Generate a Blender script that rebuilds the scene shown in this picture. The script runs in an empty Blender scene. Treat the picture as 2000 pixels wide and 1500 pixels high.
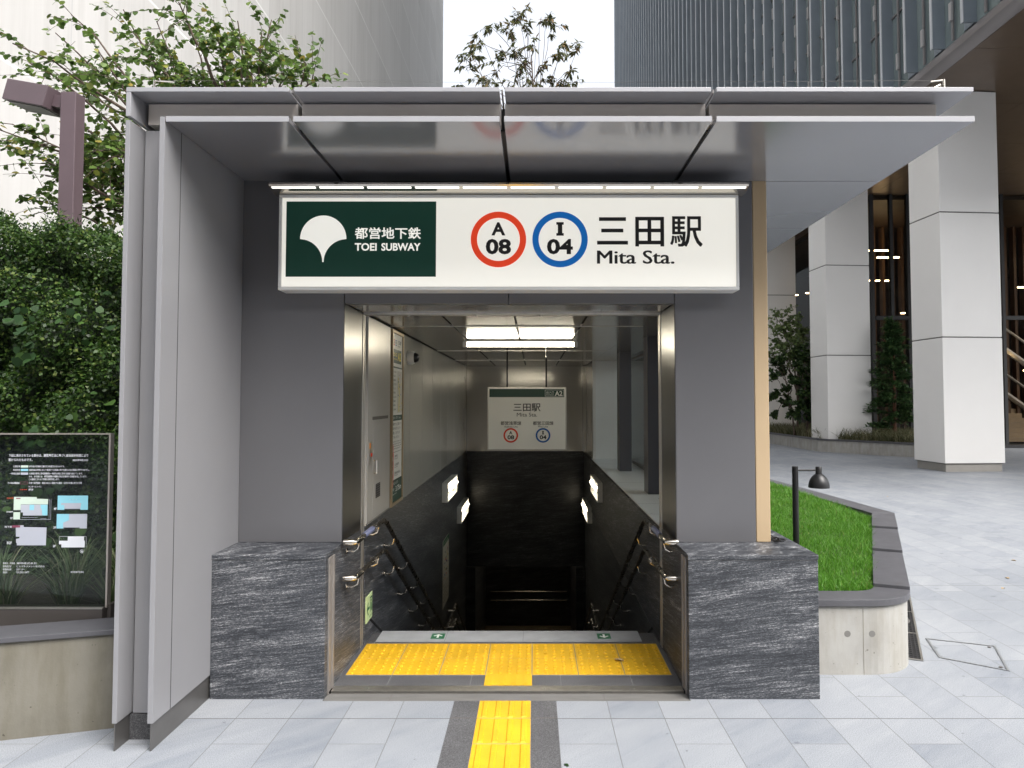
import bpy, math, random
import numpy as np
from mathutils import Vector, Matrix
R = math.radians
random.seed(7); rng = np.random.default_rng(7)
S = bpy.context.scene
COL = S.collection

# ------------------------------------------------------------------ camera, sky, sun, exposure
cam = bpy.data.cameras.new('camera'); cam_o = bpy.data.objects.new('camera', cam); COL.objects.link(cam_o)
cam.sensor_width = 36.0; cam.lens = 1406.4/2000*36.0
cam.shift_x = -0.0211; cam.shift_y = -0.01104
cam.clip_start = 0.05; cam.clip_end = 2000
cam_o.location = (0, 0, 1.771); cam_o.rotation_euler = (R(90)+0.040, 0, 0)
S.camera = cam_o
SUN_EL, SUN_AZ = R(52), R(136)          # compass angle, clockwise from +Y: behind the camera, to the right
w = bpy.data.worlds.new('World'); S.world = w; w.use_nodes = True
nt = w.node_tree; nt.nodes.clear()
sky = nt.nodes.new('ShaderNodeTexSky'); sky.sky_type = 'NISHITA'; sky.sun_disc = False
sky.sun_elevation = SUN_EL; sky.sun_rotation = SUN_AZ
sky.air_density = 1.0; sky.dust_density = 6.0; sky.ozone_density = 1.0
hsv = nt.nodes.new('ShaderNodeHueSaturation'); hsv.inputs['Saturation'].default_value = 0.24
bg = nt.nodes.new('ShaderNodeBackground'); bg.inputs['Strength'].default_value = 0.15
out = nt.nodes.new('ShaderNodeOutputWorld')
nt.links.new(sky.outputs[0], hsv.inputs['Color']); nt.links.new(hsv.outputs[0], bg.inputs['Color']); nt.links.new(bg.outputs[0], out.inputs['Surface'])
sl = bpy.data.lights.new('sun', 'SUN'); sl.energy = 0.5; sl.angle = R(40); sl.color = (1.0, .95, .88)
so = bpy.data.objects.new('sun', sl); COL.objects.link(so)
_d = Vector((math.sin(SUN_AZ)*math.cos(SUN_EL), math.cos(SUN_AZ)*math.cos(SUN_EL), math.sin(SUN_EL)))
so.rotation_euler = _d.to_track_quat('Z', 'Y').to_euler(); so.location = _d*60
S.view_settings.view_transform = 'Standard'; S.view_settings.look = 'None'
S.view_settings.exposure = 1.58; S.view_settings.gamma = 1.0; S.view_settings.use_curve_mapping = False
S.cycles.use_denoising = True; S.cycles.max_bounces = 9; S.cycles.diffuse_bounces = 4; S.cycles.glossy_bounces = 4
S.cycles.transmission_bounces = 6; S.cycles.transparent_max_bounces = 12; S.cycles.sample_clamp_indirect = 6.0
S.cycles.caustics_reflective = False; S.cycles.caustics_refractive = False

# ------------------------------------------------------------------ materials
class NT:
    def __init__(s, m): s.t = m.node_tree; s.n = s.t.nodes; s.l = s.t.links
    def node(s, typ, **kw):
        n = s.n.new(typ)
        for k, v in kw.items():
            if k.startswith('i_'):
                k = k[2:]; k = int(k) if k.isdigit() else k.replace('_', ' ')
                if isinstance(v, bpy.types.NodeSocket): s.l.new(v, n.inputs[k])
                else: n.inputs[k].default_value = v
            else: setattr(n, k, v)
        return n
    def math(s, op, a, b=None, c=None, clamp=False):
        n = s.n.new('ShaderNodeMath'); n.operation = op; n.use_clamp = clamp
        for i, v in enumerate((a, b, c)):
            if v is None: continue
            if isinstance(v, bpy.types.NodeSocket): s.l.new(v, n.inputs[i])
            else: n.inputs[i].default_value = v
        return n.outputs[0]
    def ramp(s, fac, stops):
        n = s.n.new('ShaderNodeValToRGB'); s.l.new(fac, n.inputs[0]); e = n.color_ramp.elements
        while len(e) < len(stops): e.new(0.5)
        for k, (p, c) in zip(e, stops): k.position = p; k.color = tuple(c)+((1,) if len(c) == 3 else ())
        return n.outputs[0]
    def mix(s, f, a, b, mode='MIX'):
        n = s.n.new('ShaderNodeMix'); n.data_type = 'RGBA'; n.blend_type = mode
        for k, v in ((0, f), (6, a), (7, b)):
            if isinstance(v, bpy.types.NodeSocket): s.l.new(v, n.inputs[k])
            else: n.inputs[k].default_value = v if k == 0 or len(v) == 4 else tuple(v)+(1,)
        return n.outputs[2]
    def pos(s, scale=(1, 1, 1), rot=(0, 0, 0), loc=(0, 0, 0)):
        g = s.n.new('ShaderNodeNewGeometry'); m = s.n.new('ShaderNodeMapping'); s.l.new(g.outputs['Position'], m.inputs[0])
        m.inputs['Scale'].default_value = scale; m.inputs['Rotation'].default_value = rot; m.inputs['Location'].default_value = loc
        return m.outputs[0]
    def noise(s, vec, scale, detail=4, rough=.55, dist=0):
        return s.node('ShaderNodeTexNoise', i_Vector=vec, i_Scale=scale, i_Detail=detail, i_Roughness=rough, i_Distortion=dist).outputs[0]

def new_mat(name):
    m = bpy.data.materials.new(name); m.use_nodes = True
    k = NT(m); b = k.n['Principled BSDF']
    return m, k, b

def basic(name, col, rough=.5, metal=0.0, var=.08, vscale=3.0, bump=0.0, bscale=60, stretch=(1, 1, 1), spec=.5, rvar=.06, coat=0):
    m, k, b = new_mat(name)
    v = k.pos(stretch)
    n = k.noise(v, vscale, 5)
    c = k.ramp(n, [(.3, [x*(1-var) for x in col]), (.7, [min(1, x*(1+var)) for x in col])])
    k.l.new(c, b.inputs['Base Color'])
    k.l.new(k.math('MULTIPLY_ADD', k.noise(v, vscale*2.3, 4), rvar*2, rough-rvar), b.inputs['Roughness'])
    b.inputs['Metallic'].default_value = metal; b.inputs['Specular IOR Level'].default_value = spec
    b.inputs['Coat Weight'].default_value = coat; b.inputs['Coat Roughness'].default_value = .08
    if bump:
        bn = k.node('ShaderNodeBump', i_Strength=bump, i_Distance=.01, i_Height=k.noise(v, bscale, 4))
        k.l.new(bn.outputs[0], b.inputs['Normal'])
    return m

def emit(name, col, strength):
    m, k, b = new_mat(name)
    b.inputs['Base Color'].default_value = (.8, .8, .78, 1)
    b.inputs['Emission Color'].default_value = tuple(col)+(1,); b.inputs['Emission Strength'].default_value = strength
    return m

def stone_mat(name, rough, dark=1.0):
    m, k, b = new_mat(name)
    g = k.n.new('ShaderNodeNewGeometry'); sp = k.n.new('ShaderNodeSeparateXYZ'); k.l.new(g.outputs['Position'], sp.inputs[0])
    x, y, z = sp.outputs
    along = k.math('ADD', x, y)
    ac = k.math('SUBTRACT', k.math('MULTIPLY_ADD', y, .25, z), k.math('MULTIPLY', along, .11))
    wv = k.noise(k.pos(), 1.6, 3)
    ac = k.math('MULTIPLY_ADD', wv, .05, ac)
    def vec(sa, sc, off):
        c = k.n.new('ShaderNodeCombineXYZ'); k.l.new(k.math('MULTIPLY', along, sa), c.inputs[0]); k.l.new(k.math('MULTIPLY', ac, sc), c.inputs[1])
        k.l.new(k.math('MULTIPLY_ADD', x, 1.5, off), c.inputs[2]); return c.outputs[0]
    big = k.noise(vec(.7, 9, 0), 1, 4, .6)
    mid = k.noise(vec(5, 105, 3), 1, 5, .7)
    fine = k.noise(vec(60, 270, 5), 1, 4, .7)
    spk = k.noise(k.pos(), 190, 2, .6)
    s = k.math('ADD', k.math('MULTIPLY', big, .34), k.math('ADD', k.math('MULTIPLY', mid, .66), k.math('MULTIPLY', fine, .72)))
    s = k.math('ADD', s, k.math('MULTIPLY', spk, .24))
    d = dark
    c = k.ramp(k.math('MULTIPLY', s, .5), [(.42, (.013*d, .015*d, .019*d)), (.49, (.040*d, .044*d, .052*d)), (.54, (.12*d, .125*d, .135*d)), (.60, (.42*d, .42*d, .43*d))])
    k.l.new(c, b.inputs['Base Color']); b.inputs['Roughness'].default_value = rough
    bn = k.node('ShaderNodeBump', i_Strength=.12, i_Distance=.004, i_Height=fine); k.l.new(bn.outputs[0], b.inputs['Normal'])
    return m

def leaf_mat(name, stops, trans=.35, rough=.45):
    m = bpy.data.materials.new(name); m.use_nodes = True; k = NT(m); k.n.clear()
    g = k.n.new('ShaderNodeNewGeometry')
    c = k.ramp(g.outputs['Random Per Island'], stops)
    p = k.node('ShaderNodeBsdfPrincipled', i_Base_Color=c, i_Roughness=rough); p.inputs['Specular IOR Level'].default_value = .35
    t = k.node('ShaderNodeBsdfTranslucent', i_Color=c)
    mx = k.n.new('ShaderNodeMixShader'); mx.inputs[0].default_value = trans
    k.l.new(p.outputs[0], mx.inputs[1]); k.l.new(t.outputs[0], mx.inputs[2])
    o = k.n.new('ShaderNodeOutputMaterial'); k.l.new(mx.outputs[0], o.inputs[0])
    return m

def glass_mat(name, tint, refl, rough=.0):
    """thin pane: part clear, part mirror by viewing angle"""
    m = bpy.data.materials.new(name); m.use_nodes = True; k = NT(m); k.n.clear()
    t = k.node('ShaderNodeBsdfTransparent', i_Color=tuple(tint)+(1,))
    gl = k.node('ShaderNodeBsdfGlossy', i_Color=(.9, .93, .95, 1), i_Roughness=rough)
    lw = k.node('ShaderNodeFresnel', i_IOR=1.5)
    f = k.math('MULTIPLY', lw.outputs[0], refl, clamp=True)
    mx = k.n.new('ShaderNodeMixShader'); k.l.new(f, mx.inputs[0]); k.l.new(t.outputs[0], mx.inputs[1]); k.l.new(gl.outputs[0], mx.inputs[2])
    o = k.n.new('ShaderNodeOutputMaterial'); k.l.new(mx.outputs[0], o.inputs[0])
    return m

def paver_mat():
    m, k, b = new_mat('granite_pavers')
    g = k.n.new('ShaderNodeNewGeometry'); sp = k.n.new('ShaderNodeSeparateXYZ'); k.l.new(g.outputs['Position'], sp.inputs[0])
    x, y, z = sp.outputs
    v = k.n.new('ShaderNodeCombineXYZ'); k.l.new(k.math('ADD', y, 100*0.6-4.10), v.inputs[0]); k.l.new(k.math('ADD', x, 300*.3-.133), v.inputs[1])
    br = k.n.new('ShaderNodeTexBrick'); k.l.new(v.outputs[0], br.inputs['Vector'])
    br.offset = .5; br.offset_frequency = 2; br.squash = 1.0; br.squash_frequency = 1
    br.inputs['Scale'].default_value = 1; br.inputs['Mortar Size'].default_value = .0026; br.inputs['Mortar Smooth'].default_value = .25
    br.inputs['Brick Width'].default_value = .6; br.inputs['Row Height'].default_value = .3; br.inputs['Bias'].default_value = 0
    br.inputs['Color1'].default_value = (0, 0, 0, 1); br.inputs['Color2'].default_value = (1, 1, 1, 1); br.inputs['Mortar'].default_value = (.5, .5, .5, 1)
    sep = k.n.new('ShaderNodeSeparateColor'); k.l.new(br.outputs['Color'], sep.inputs[0]); rnd = sep.outputs[0]
    # veins: soft drifts stretched at a slant, shifted per slab
    c = k.n.new('ShaderNodeCombineXYZ')
    k.l.new(k.math('ADD', k.math('MULTIPLY', x, 1.1), k.math('MULTIPLY', y, 1.0)), c.inputs[0])
    k.l.new(k.math('ADD', k.math('MULTIPLY', x, 4.0), k.math('MULTIPLY', y, -5.0)), c.inputs[1])
    k.l.new(k.math('MULTIPLY', rnd, 37), c.inputs[2])
    vein = k.noise(c.outputs[0], 1.0, 6, .62, .6)
    tone = k.math('ADD', k.math('MULTIPLY', rnd, .24), k.math('MULTIPLY', vein, .70))
    col = k.ramp(tone, [(.20, (.185, .203, .232)), (.42, (.248, .263, .285)), (.62, (.282, .295, .313)), (.85, (.335, .344, .356))])
    speck = k.noise(k.pos(), 210, 3, .7)
    sc = k.ramp(speck, [(.36, (.50, .52, .56)), (.50, (1, 1, 1)), (.66, (1.22, 1.22, 1.22))])
    col = k.mix(1.0, col, sc, 'MULTIPLY')
    dirt = k.noise(k.pos(), .55, 6, .6)
    col = k.mix(1.0, col, k.ramp(dirt, [(.3, (.86, .87, .88)), (.6, (1, 1, 1))]), 'MULTIPLY')
    spot = k.noise(k.pos(), 7.5, 3, .5)
    col = k.mix(1.0, col, k.ramp(spot, [(.255, (.62, .63, .66)), (.30, (1, 1, 1))]), 'MULTIPLY')
    gum = k.noise(k.pos(), 16, 1, .3)
    col = k.mix(1.0, col, k.ramp(gum, [(.185, (.6, .6, .62)), (.205, (1, 1, 1))]), 'MULTIPLY')
    col = k.mix(br.outputs['Fac'], col, (.13, .135, .14))
    # two wider movement joints across the plaza
    for jy in (4.10, 7.02):
        f = k.math('LESS_THAN', k.math('ABSOLUTE', k.math('SUBTRACT', y, jy)), .0045)
        col = k.mix(f, col, (.10, .105, .11))
    k.l.new(col, b.inputs['Base Color'])
    k.l.new(k.math('MULTIPLY_ADD', speck, .2, .5), b.inputs['Roughness'])
    h = k.math('SUBTRACT', k.math('MULTIPLY', speck, .12), br.outputs['Fac'])
    bn = k.node('ShaderNodeBump', i_Strength=.35, i_Distance=.004, i_Height=h); k.l.new(bn.outputs[0], b.inputs['Normal'])
    return m

def darktile_mat():
    m, k, b = new_mat('dark_granite_tile')
    s = k.noise(k.pos(), 190, 3, .75); s2 = k.noise(k.pos(), 3, 4)
    c = k.ramp(k.math('MULTIPLY_ADD', s2, .15, k.math('MULTIPLY', s, .9)), [(.32, (.020, .021, .023)), (.50, (.058, .058, .062)), (.70, (.17, .17, .177))])
    k.l.new(c, b.inputs['Base Color']); b.inputs['Roughness'].default_value = .55
    return m

def concrete_mat(name, col, stain=(.8, .78, .72)):
    m, k, b = new_mat(name)
    n1 = k.noise(k.pos(), 2.2, 6, .65); n2 = k.noise(k.pos((3, 3, .6)), 3, 5, .6); n3 = k.noise(k.pos(), 90, 4)
    c = k.ramp(n1, [(.25, [x*.78 for x in col]), (.5, col), (.75, [min(1, x*1.15) for x in col])])
    c = k.mix(1.0, c, k.ramp(n2, [(.35, stain), (.6, (1, 1, 1))]), 'MULTIPLY')
    pit = k.noise(k.pos(), 34, 2, .4)
    c = k.mix(1.0, c, k.ramp(pit, [(.24, (.45, .43, .40)), (.275, (1, 1, 1))]), 'MULTIPLY')
    k.l.new(c, b.inputs['Base Color']); b.inputs['Roughness'].default_value = .75
    bn = k.node('ShaderNodeBump', i_Strength=.15, i_Distance=.004, i_Height=n3); k.l.new(bn.outputs[0], b.inputs['Normal'])
    return m

def tower_wall_mat():
    m, k, b = new_mat('pale_wall_panels')
    g = k.n.new('ShaderNodeNewGeometry'); sp = k.n.new('ShaderNodeSeparateXYZ'); k.l.new(g.outputs['Position'], sp.inputs[0])
    x, y, z = sp.outputs
    st = k.noise(k.pos((1, 1.3, .05)), 3, 6, .65); bigv = k.noise(k.pos((.3, .3, .12)), 1, 3)
    c = k.ramp(k.math('MULTIPLY_ADD', bigv, .5, k.math('MULTIPLY', st, .55)), [(.36, (.49, .48, .463)), (.52, (.565, .555, .54)), (.72, (.62, .613, .60))])
    fl = k.math('FRACT', k.math('DIVIDE', k.math('SUBTRACT', z, 13.3-16), 3.2))
    c = k.mix(k.math('LESS_THAN', fl, .018), c, (.73, .73, .71))
    fr = k.math('FRACT', k.math('DIVIDE', y, 3.05))
    c = k.mix(k.math('MULTIPLY', k.math('LESS_THAN', fr, .012), .5), c, (.40, .40, .40))
    rowr = k.node('ShaderNodeTexWhiteNoise', noise_dimensions='2D')
    cv = k.n.new('ShaderNodeCombineXYZ'); k.l.new(k.math('FLOOR', k.math('DIVIDE', k.math('SUBTRACT', z, 13.3-16), 3.2)), cv.inputs[0]); k.l.new(k.math('FLOOR', k.math('DIVIDE', y, 3.05)), cv.inputs[1])
    k.l.new(cv.outputs[0], rowr.inputs['Vector'])
    c = k.mix(1.0, c, k.ramp(rowr.outputs[0], [(0, (.93, .93, .925)), (1, (1.05, 1.05, 1.05))]), 'MULTIPLY')
    k.l.new(c, b.inputs['Base Color']); b.inputs['Roughness'].default_value = .6
    return m

M = {}
M['pavers'] = paver_mat()
M['dark_tile'] = darktile_mat()
M['stone'] = stone_mat('streaked_granite', .5)
M['stone_polish'] = stone_mat('polished_granite', .36, 1.15); M['stone_back'] = stone_mat('shaded_granite', .30, .36)  # end walls: darker granite copy with the stairwell's shade in its colour
M['panel'] = basic('warm_grey_panel', (.285, .285, .298), .38, .25, .03, 1.5)
M['panel_edge'] = basic('panel_edge', (.34, .34, .36), .4, .2, .03, 3)
M['soffit'] = basic('glossy_soffit_panel', (.30, .30, .32), .15, .45, .03, 1.2, rvar=.02)
M['facade'] = basic('dark_facade_panel', (.148, .148, .157), .32, .35, .05, 1.2)
M['fascia'] = basic('fascia_reflected_beige', (.62, .57, .525), .35, .2, .04, 1.5)  # beige cast of a reflection put into the base colour
M['corner'] = basic('beige_corner', (.46, .345, .215), .4, .1, .05, 2, stretch=(1, 1, .3))
M['black'] = basic('black_gap', (.012, .012, .013), .6)
M['steel'] = basic('brushed_steel', (.56, .54, .50), .38, .95, .08, 6, stretch=(4, 4, .25))
M['rail_steel'] = basic('satin_rail_steel', (.30, .278, .262), .48, .55, .06, 5, stretch=(4, 4, .25))
M['steel_dark'] = basic('dark_brushed_steel', (.10, .099, .097), .30, .9, .05, 2, stretch=(4, 4, .2), rvar=.02)
M['skirt'] = basic('steel_skirting', (.17, .165, .16), .4, .7, .08, 4)
M['corr_wall'] = basic('corridor_wall_panel', (.50, .485, .45), .13, .1, .03, 1.0, rvar=.03)
M['corr_ceil'] = basic('corridor_ceiling_panel', (.30, .29, .275), .14, .5, .03, 1.0, rvar=.02)
M['post'] = basic('dark_post', (.10, .10, .115), .35, .2, .04, 2)
M['white_tile'] = basic('white_sill', (.80, .82, .82), .3, 0, .03, 2)
M['white_metal'] = basic('white_metal', (.74, .74, .72), .4, 0, .03, 4)
M['sign_face'] = basic('sign_face', (.84, .83, .78), .35, 0, .012, 1)
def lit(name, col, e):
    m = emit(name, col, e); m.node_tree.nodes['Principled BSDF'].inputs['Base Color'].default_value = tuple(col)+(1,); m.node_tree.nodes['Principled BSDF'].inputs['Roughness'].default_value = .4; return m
M['sign_glow'] = lit('sign_face_added_glow', (.84, .82, .75), .20); M['white_glow'] = lit('sign_white_added_glow', (.84, .83, .77), .22); M['green_glow'] = lit('sign_green_added_glow', (.002, .043, .027), .05)  # glow added to sign face and print; the hood is the lamp
M['red_glow'] = lit('sign_red_added_glow', (.70, .05, .014), .18); M['blue_glow'] = lit('sign_blue_added_glow', (.002, .115, .40), .16)
M['green'] = basic('sign_green', (.003, .046, .029), .5, 0, .04, 2)
M['red'] = basic('sign_red', (.66, .045, .012), .6, 0, .02, 2)
M['blue'] = basic('sign_blue', (.004, .105, .37), .6, 0, .02, 2)
M['ink'] = basic('sign_ink', (.008, .008, .008), .5, 0, .02, 2)
M['white_ink'] = basic('white_lettering', (.84, .84, .80), .5, 0, .02, 2)
M['yellow_ink'] = basic('yellow_lettering', (.75, .62, .02), .5, 0, .02, 2)
M['lime'] = basic('lime_sign', (.55, .68, .36), .5, 0, .03, 5)
M['deepgreen'] = basic('deep_green', (.01, .13, .05), .5, 0, .03, 5)
M['yellow'] = basic('yellow_tactile', (.60, .345, .012), .45, 0, .13, 4, .08, 120)
M['grout'] = basic('grout', (.20, .20, .195), .8, 0, .1, 20)
M['threshold'] = basic('threshold_mortar', (.125, .122, .116), .75, 0, .15, 9, .15, 90, stretch=(.5, 3, 1))
M['tread'] = basic('light_stone_tread', (.34, .35, .36), .45, 0, .10, 8)
M['step'] = basic('dark_step', (.10, .10, .10), .5, 0, .12, 9)
M['tan_floor'] = basic('tan_floor', (.40, .31, .20), .35, 0, .06, 6)
M['rail'] = basic('dark_rail', (.018, .015, .012), .28, 0, .1, 10)
M['steel_rail'] = basic('polished_steel', (.62, .58, .52), .18, 1.0, .03, 10)
M['concrete'] = concrete_mat('pale_concrete', (.34, .335, .315), (.84, .82, .78))
M['concrete_tan'] = concrete_mat('tan_concrete', (.17, .16, .132), (.78, .76, .70))
M['cap'] = basic('dark_capstone', (.072, .072, .080), .5, 0, .14, 5, .1, 80, stretch=(1, 1, 1))
M['soil'] = basic('soil', (.035, .028, .02), .95, 0, .3, 20, .5, 40)
M['wall_pale'] = tower_wall_mat()
M['post_brown'] = basic('plum_brown_paint', (.105, .075, .085), .45, .1, .05, 4)
M['black_metal'] = basic('black_paint', (.012, .012, .013), .38, .2, .1, 8)
M['column'] = basic('column_panel', (.80, .785, .76), .36, .1, .02, .6)
M['joint'] = basic('panel_joint', (.10, .09, .085), .6)
M['bronze'] = basic('bronze_soffit', (.125, .088, .060), .35, .4, .06, 1, spec=.4)
M['bullnose'] = basic('bullnose_metal', (.26, .24, .235), .35, .4, .05, 1)
M['fin'] = basic('fin_aluminium', (.23, .265, .30), .4, .4, .06, 1)
M['fin_edge'] = basic('fin_bright_edge', (.52, .54, .56), .4, .3, .05, 1)
M['mullion'] = basic('mullion_grey', (.20, .19, .19), .4, .3, .06, 1)
M['bracket'] = basic('bracket_grey', (.42, .41, .41), .45, .2, .06, 1)
M['void'] = basic('lobby_dark', (.060, .042, .028), .5, 0, .2, 1)
M['bark'] = basic('bark', (.085, .06, .045), .9, 0, .3, 18, .4, 40)
M['bark_red'] = basic('reddish_bark', (.16, .075, .045), .9, 0, .3, 18, .4, 40)
M['dry'] = basic('dry_leaf', (.42, .30, .16), .7, 0, .2, 60)
M['lamp_warm'] = emit('warm_lamp', (1, .72, .38), 9.0)
M['tube'] = emit('fluorescent_tube', (1, .90, .70), 14.0)
M['wall_tube'] = emit('wall_tube', (1, .88, .66), 3.2)
M['led'] = emit('led_strip', (1, .98, .92), .5)
M['map_paper'] = basic('map_paper', (.62, .60, .54), .4, 0, .03, 6)
M['glass'] = glass_mat('clear_pane', (.92, .96, .95), 1.0)
M['glass_sign'] = glass_mat('sign_pane', (.66, .70, .68), .5, .02)
M['glass_lobby'] = glass_mat('lobby_pane', (.55, .53, .50), .2)
def tower_glass():
    m, k, b = new_mat('tower_glass')
    n = k.noise(k.pos((1, 1, .2)), .5, 3)
    k.l.new(k.ramp(n, [(.3, (.115, .15, .158)), (.7, (.21, .255, .25))]), b.inputs['Base Color'])
    b.inputs['Roughness'].default_value = .10; b.inputs['Specular IOR Level'].default_value = .6
    return m
M['tower_glass'] = tower_glass()
M['leaf_tree'] = leaf_mat('katsura_leaf', [(0, (.045, .085, .02)), (.45, (.085, .15, .03)), (.86, (.14, .22, .05)), (.97, (.24, .26, .05)), (1, (.32, .24, .05))], .40)
M['leaf_far'] = leaf_mat('far_leaf', [(0, (.07, .085, .035)), (.7, (.12, .13, .055)), (1, (.24, .15, .07))], .45)
M['leaf_hedge'] = leaf_mat('ivy_leaf', [(0, (.008, .022, .005)), (.5, (.026, .062, .010)), (.85, (.055, .11, .018)), (1, (.12, .155, .035))], .25)
M['leaf_broad'] = leaf_mat(rough=.6, name='broad_leaf', stops=[(0, (.012, .036, .010)), (.6, (.026, .068, .015)), (1, (.065, .13, .022))], trans=.30)
M['leaf_conifer'] = leaf_mat('conifer_leaf', [(0, (.026, .065, .024)), (.6, (.065, .135, .046)), (1, (.13, .21, .07))], .15)
M['leaf_shrub'] = leaf_mat('shrub_leaf', [(0, (.016, .032, .012)), (.7, (.035, .070, .020)), (1, (.09, .15, .03))], .2)
M['leaf_thin'] = leaf_mat('thin_tree_leaf', [(0, (.09, .14, .05)), (1, (.20, .26, .10))], .35)
M['blade_lawn'] = leaf_mat('lawn_blade', [(0, (.058, .175, .012)), (.6, (.085, .24, .017)), (.965, (.125, .30, .03)), (1, (.34, .32, .12))], .35)
M['blade_sedge'] = leaf_mat('sedge_blade', [(0, (.10, .16, .065)), (.7, (.22, .29, .13)), (.93, (.36, .37, .22)), (1, (.44, .37, .24))], .3)
M['blade_bed'] = leaf_mat('bed_grass_blade', [(0, (.07, .08, .035)), (.7, (.16, .16, .08)), (1, (.30, .27, .16))], .3)

# ------------------------------------------------------------------ mesh helpers
class MB:
    def __init__(s): s.v = []; s.f = []; s.mi = []
    def add(s, vs, fs, mi=0):
        o = len(s.v); s.v += [tuple(p) for p in vs]; s.f += [tuple(i+o for i in f) for f in fs]; s.mi += [mi]*len(fs); return s
    def box(s, x0, x1, y0, y1, z0, z1, mi=0, m=None):
        vs = [(x, y, z) for z in (z0, z1) for y in (y0, y1) for x in (x0, x1)]
        if m is not None: vs = [tuple(m @ Vector(p)) for p in vs]
        return s.add(vs, [(0, 2, 3, 1), (4, 5, 7, 6), (0, 1, 5, 4), (2, 6, 7, 3), (0, 4, 6, 2), (1, 3, 7, 5)], mi)
    def quad(s, a, b, c, d, mi=0): return s.add([a, b, c, d], [(0, 1, 2, 3)], mi)
    def prism(s, pts, z0, z1, mi=0):
        n = len(pts); a = sum(pts[i][0]*pts[(i+1) % n][1]-pts[(i+1) % n][0]*pts[i][1] for i in range(n))
        if a < 0: pts = pts[::-1]
        zz0 = z0 if isinstance(z0, (list, tuple)) else [z0]*n
        vs = [(p[0], p[1], z0) for p in pts]+[(p[0], p[1], z1) for p in pts]
        fs = [tuple(range(n-1, -1, -1)), tuple(range(n, 2*n))]+[(i, (i+1) % n, n+(i+1) % n, n+i) for i in range(n)]
        return s.add(vs, fs, mi)
    def tube(s, path, r, seg=8, mi=0, cap=True):
        path = [Vector(p) for p in path]; n = len(path); rs = r if isinstance(r, (list, tuple)) else [r]*n
        vs = []; up = Vector((0, 0, 1)); pt = None
        for i, p in enumerate(path):
            t = (path[min(i+1, n-1)]-path[max(i-1, 0)]).normalized()
            if i == 0:
                a = t.cross(up if abs(t.z) < .9 else Vector((1, 0, 0))).normalized()
            else: a = (a-t*a.dot(t)).normalized()
            b = t.cross(a)
            for j in range(seg):
                q = 2*math.pi*j/seg; vs.append(tuple(p+(a*math.cos(q)+b*math.sin(q))*rs[i]))
        fs = [(i*seg+j, (i+1)*seg+j, (i+1)*seg+(j+1) % seg, i*seg+(j+1) % seg) for i in range(n-1) for j in range(seg)]
        if cap: fs += [tuple(range(seg)), tuple((n-1)*seg+j for j in range(seg-1, -1, -1))]
        return s.add(vs, fs, mi)
    def lathe(s, prof, c, seg=24, axis='Z', mi=0):
        vs = []; c = Vector(c)
        for r, h in prof:
            for j in range(seg):
                q = 2*math.pi*j/seg; p = Vector((r*math.cos(q), r*math.sin(q), h))
                if axis == 'X': p = Vector((p.z, p.x, p.y))
                if axis == 'Y': p = Vector((p.x, p.z, p.y))
                vs.append(tuple(c+p))
        n = len(prof)
        fs = [(i*seg+j, i*seg+(j+1) % seg, (i+1)*seg+(j+1) % seg, (i+1)*seg+j) for i in range(n-1) for j in range(seg)]
        fs += [tuple(range(seg-1, -1, -1)), tuple((n-1)*seg+j for j in range(seg))]
        return s.add(vs, fs, mi)
    def build(s, name, mats, parent=None, smooth=False, bevel=0, loc=(0, 0, 0)):
        me = bpy.data.meshes.new(name); me.from_pydata(s.v, [], s.f)
        if not isinstance(mats, (list, tuple)): mats = [mats]
        for m in mats: me.materials.append(M[m] if isinstance(m, str) else m)
        me.polygons.foreach_set('material_index', s.mi)
        if smooth: me.polygons.foreach_set('use_smooth', [True]*len(s.f))
        me.update()
        return link(name, me, parent, loc, bevel, smooth)

def link(name, me, parent=None, loc=(0, 0, 0), bevel=0, smooth=False):
    o = bpy.data.objects.new(name, me); COL.objects.link(o); o.location = loc
    if parent is not None:
        o.parent = parent; o.location = Vector(loc)-wloc(parent)
    if bevel:
        md = o.modifiers.new('bevel', 'BEVEL'); md.width = bevel; md.segments = 2; md.limit_method = 'ANGLE'; md.angle_limit = R(40)
    if smooth:
        try: me.set_sharp_from_angle(angle=R(40))
        except Exception: pass
    return o
def wloc(o):
    p = Vector(o.location)
    while o.parent is not None: o = o.parent; p += Vector(o.location)
    return p
def tag(o, label=None, cat=None, group=None, kind=None):
    for k, v in (('label', label), ('category', cat), ('group', group), ('kind', kind)):
        if v: o[k] = v
    return o
def thing(name, label, cat, loc=(0, 0, 0), group=None):
    o = bpy.data.objects.new(name, None); COL.objects.link(o); o.location = loc; o.empty_display_size = .1
    return tag(o, label, cat, group)
def arrays_mesh(name, verts, faces_n, nper):
    """verts (N,3) numpy, faces as consecutive runs of nper vertices"""
    me = bpy.data.meshes.new(name); nv = len(verts); nf = nv//nper
    me.vertices.add(nv); me.vertices.foreach_set('co', verts.astype(np.float32).ravel())
    me.loops.add(nv); me.loops.foreach_set('vertex_index', np.arange(nv, dtype=np.int32))
    me.polygons.add(nf); me.polygons.foreach_set('loop_start', np.arange(0, nv, nper, dtype=np.int32))
    try: me.polygons.foreach_set('loop_total', np.full(nf, nper, dtype=np.int32))
    except Exception: pass
    me.update(calc_edges=True); me.validate()
    return me
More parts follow.
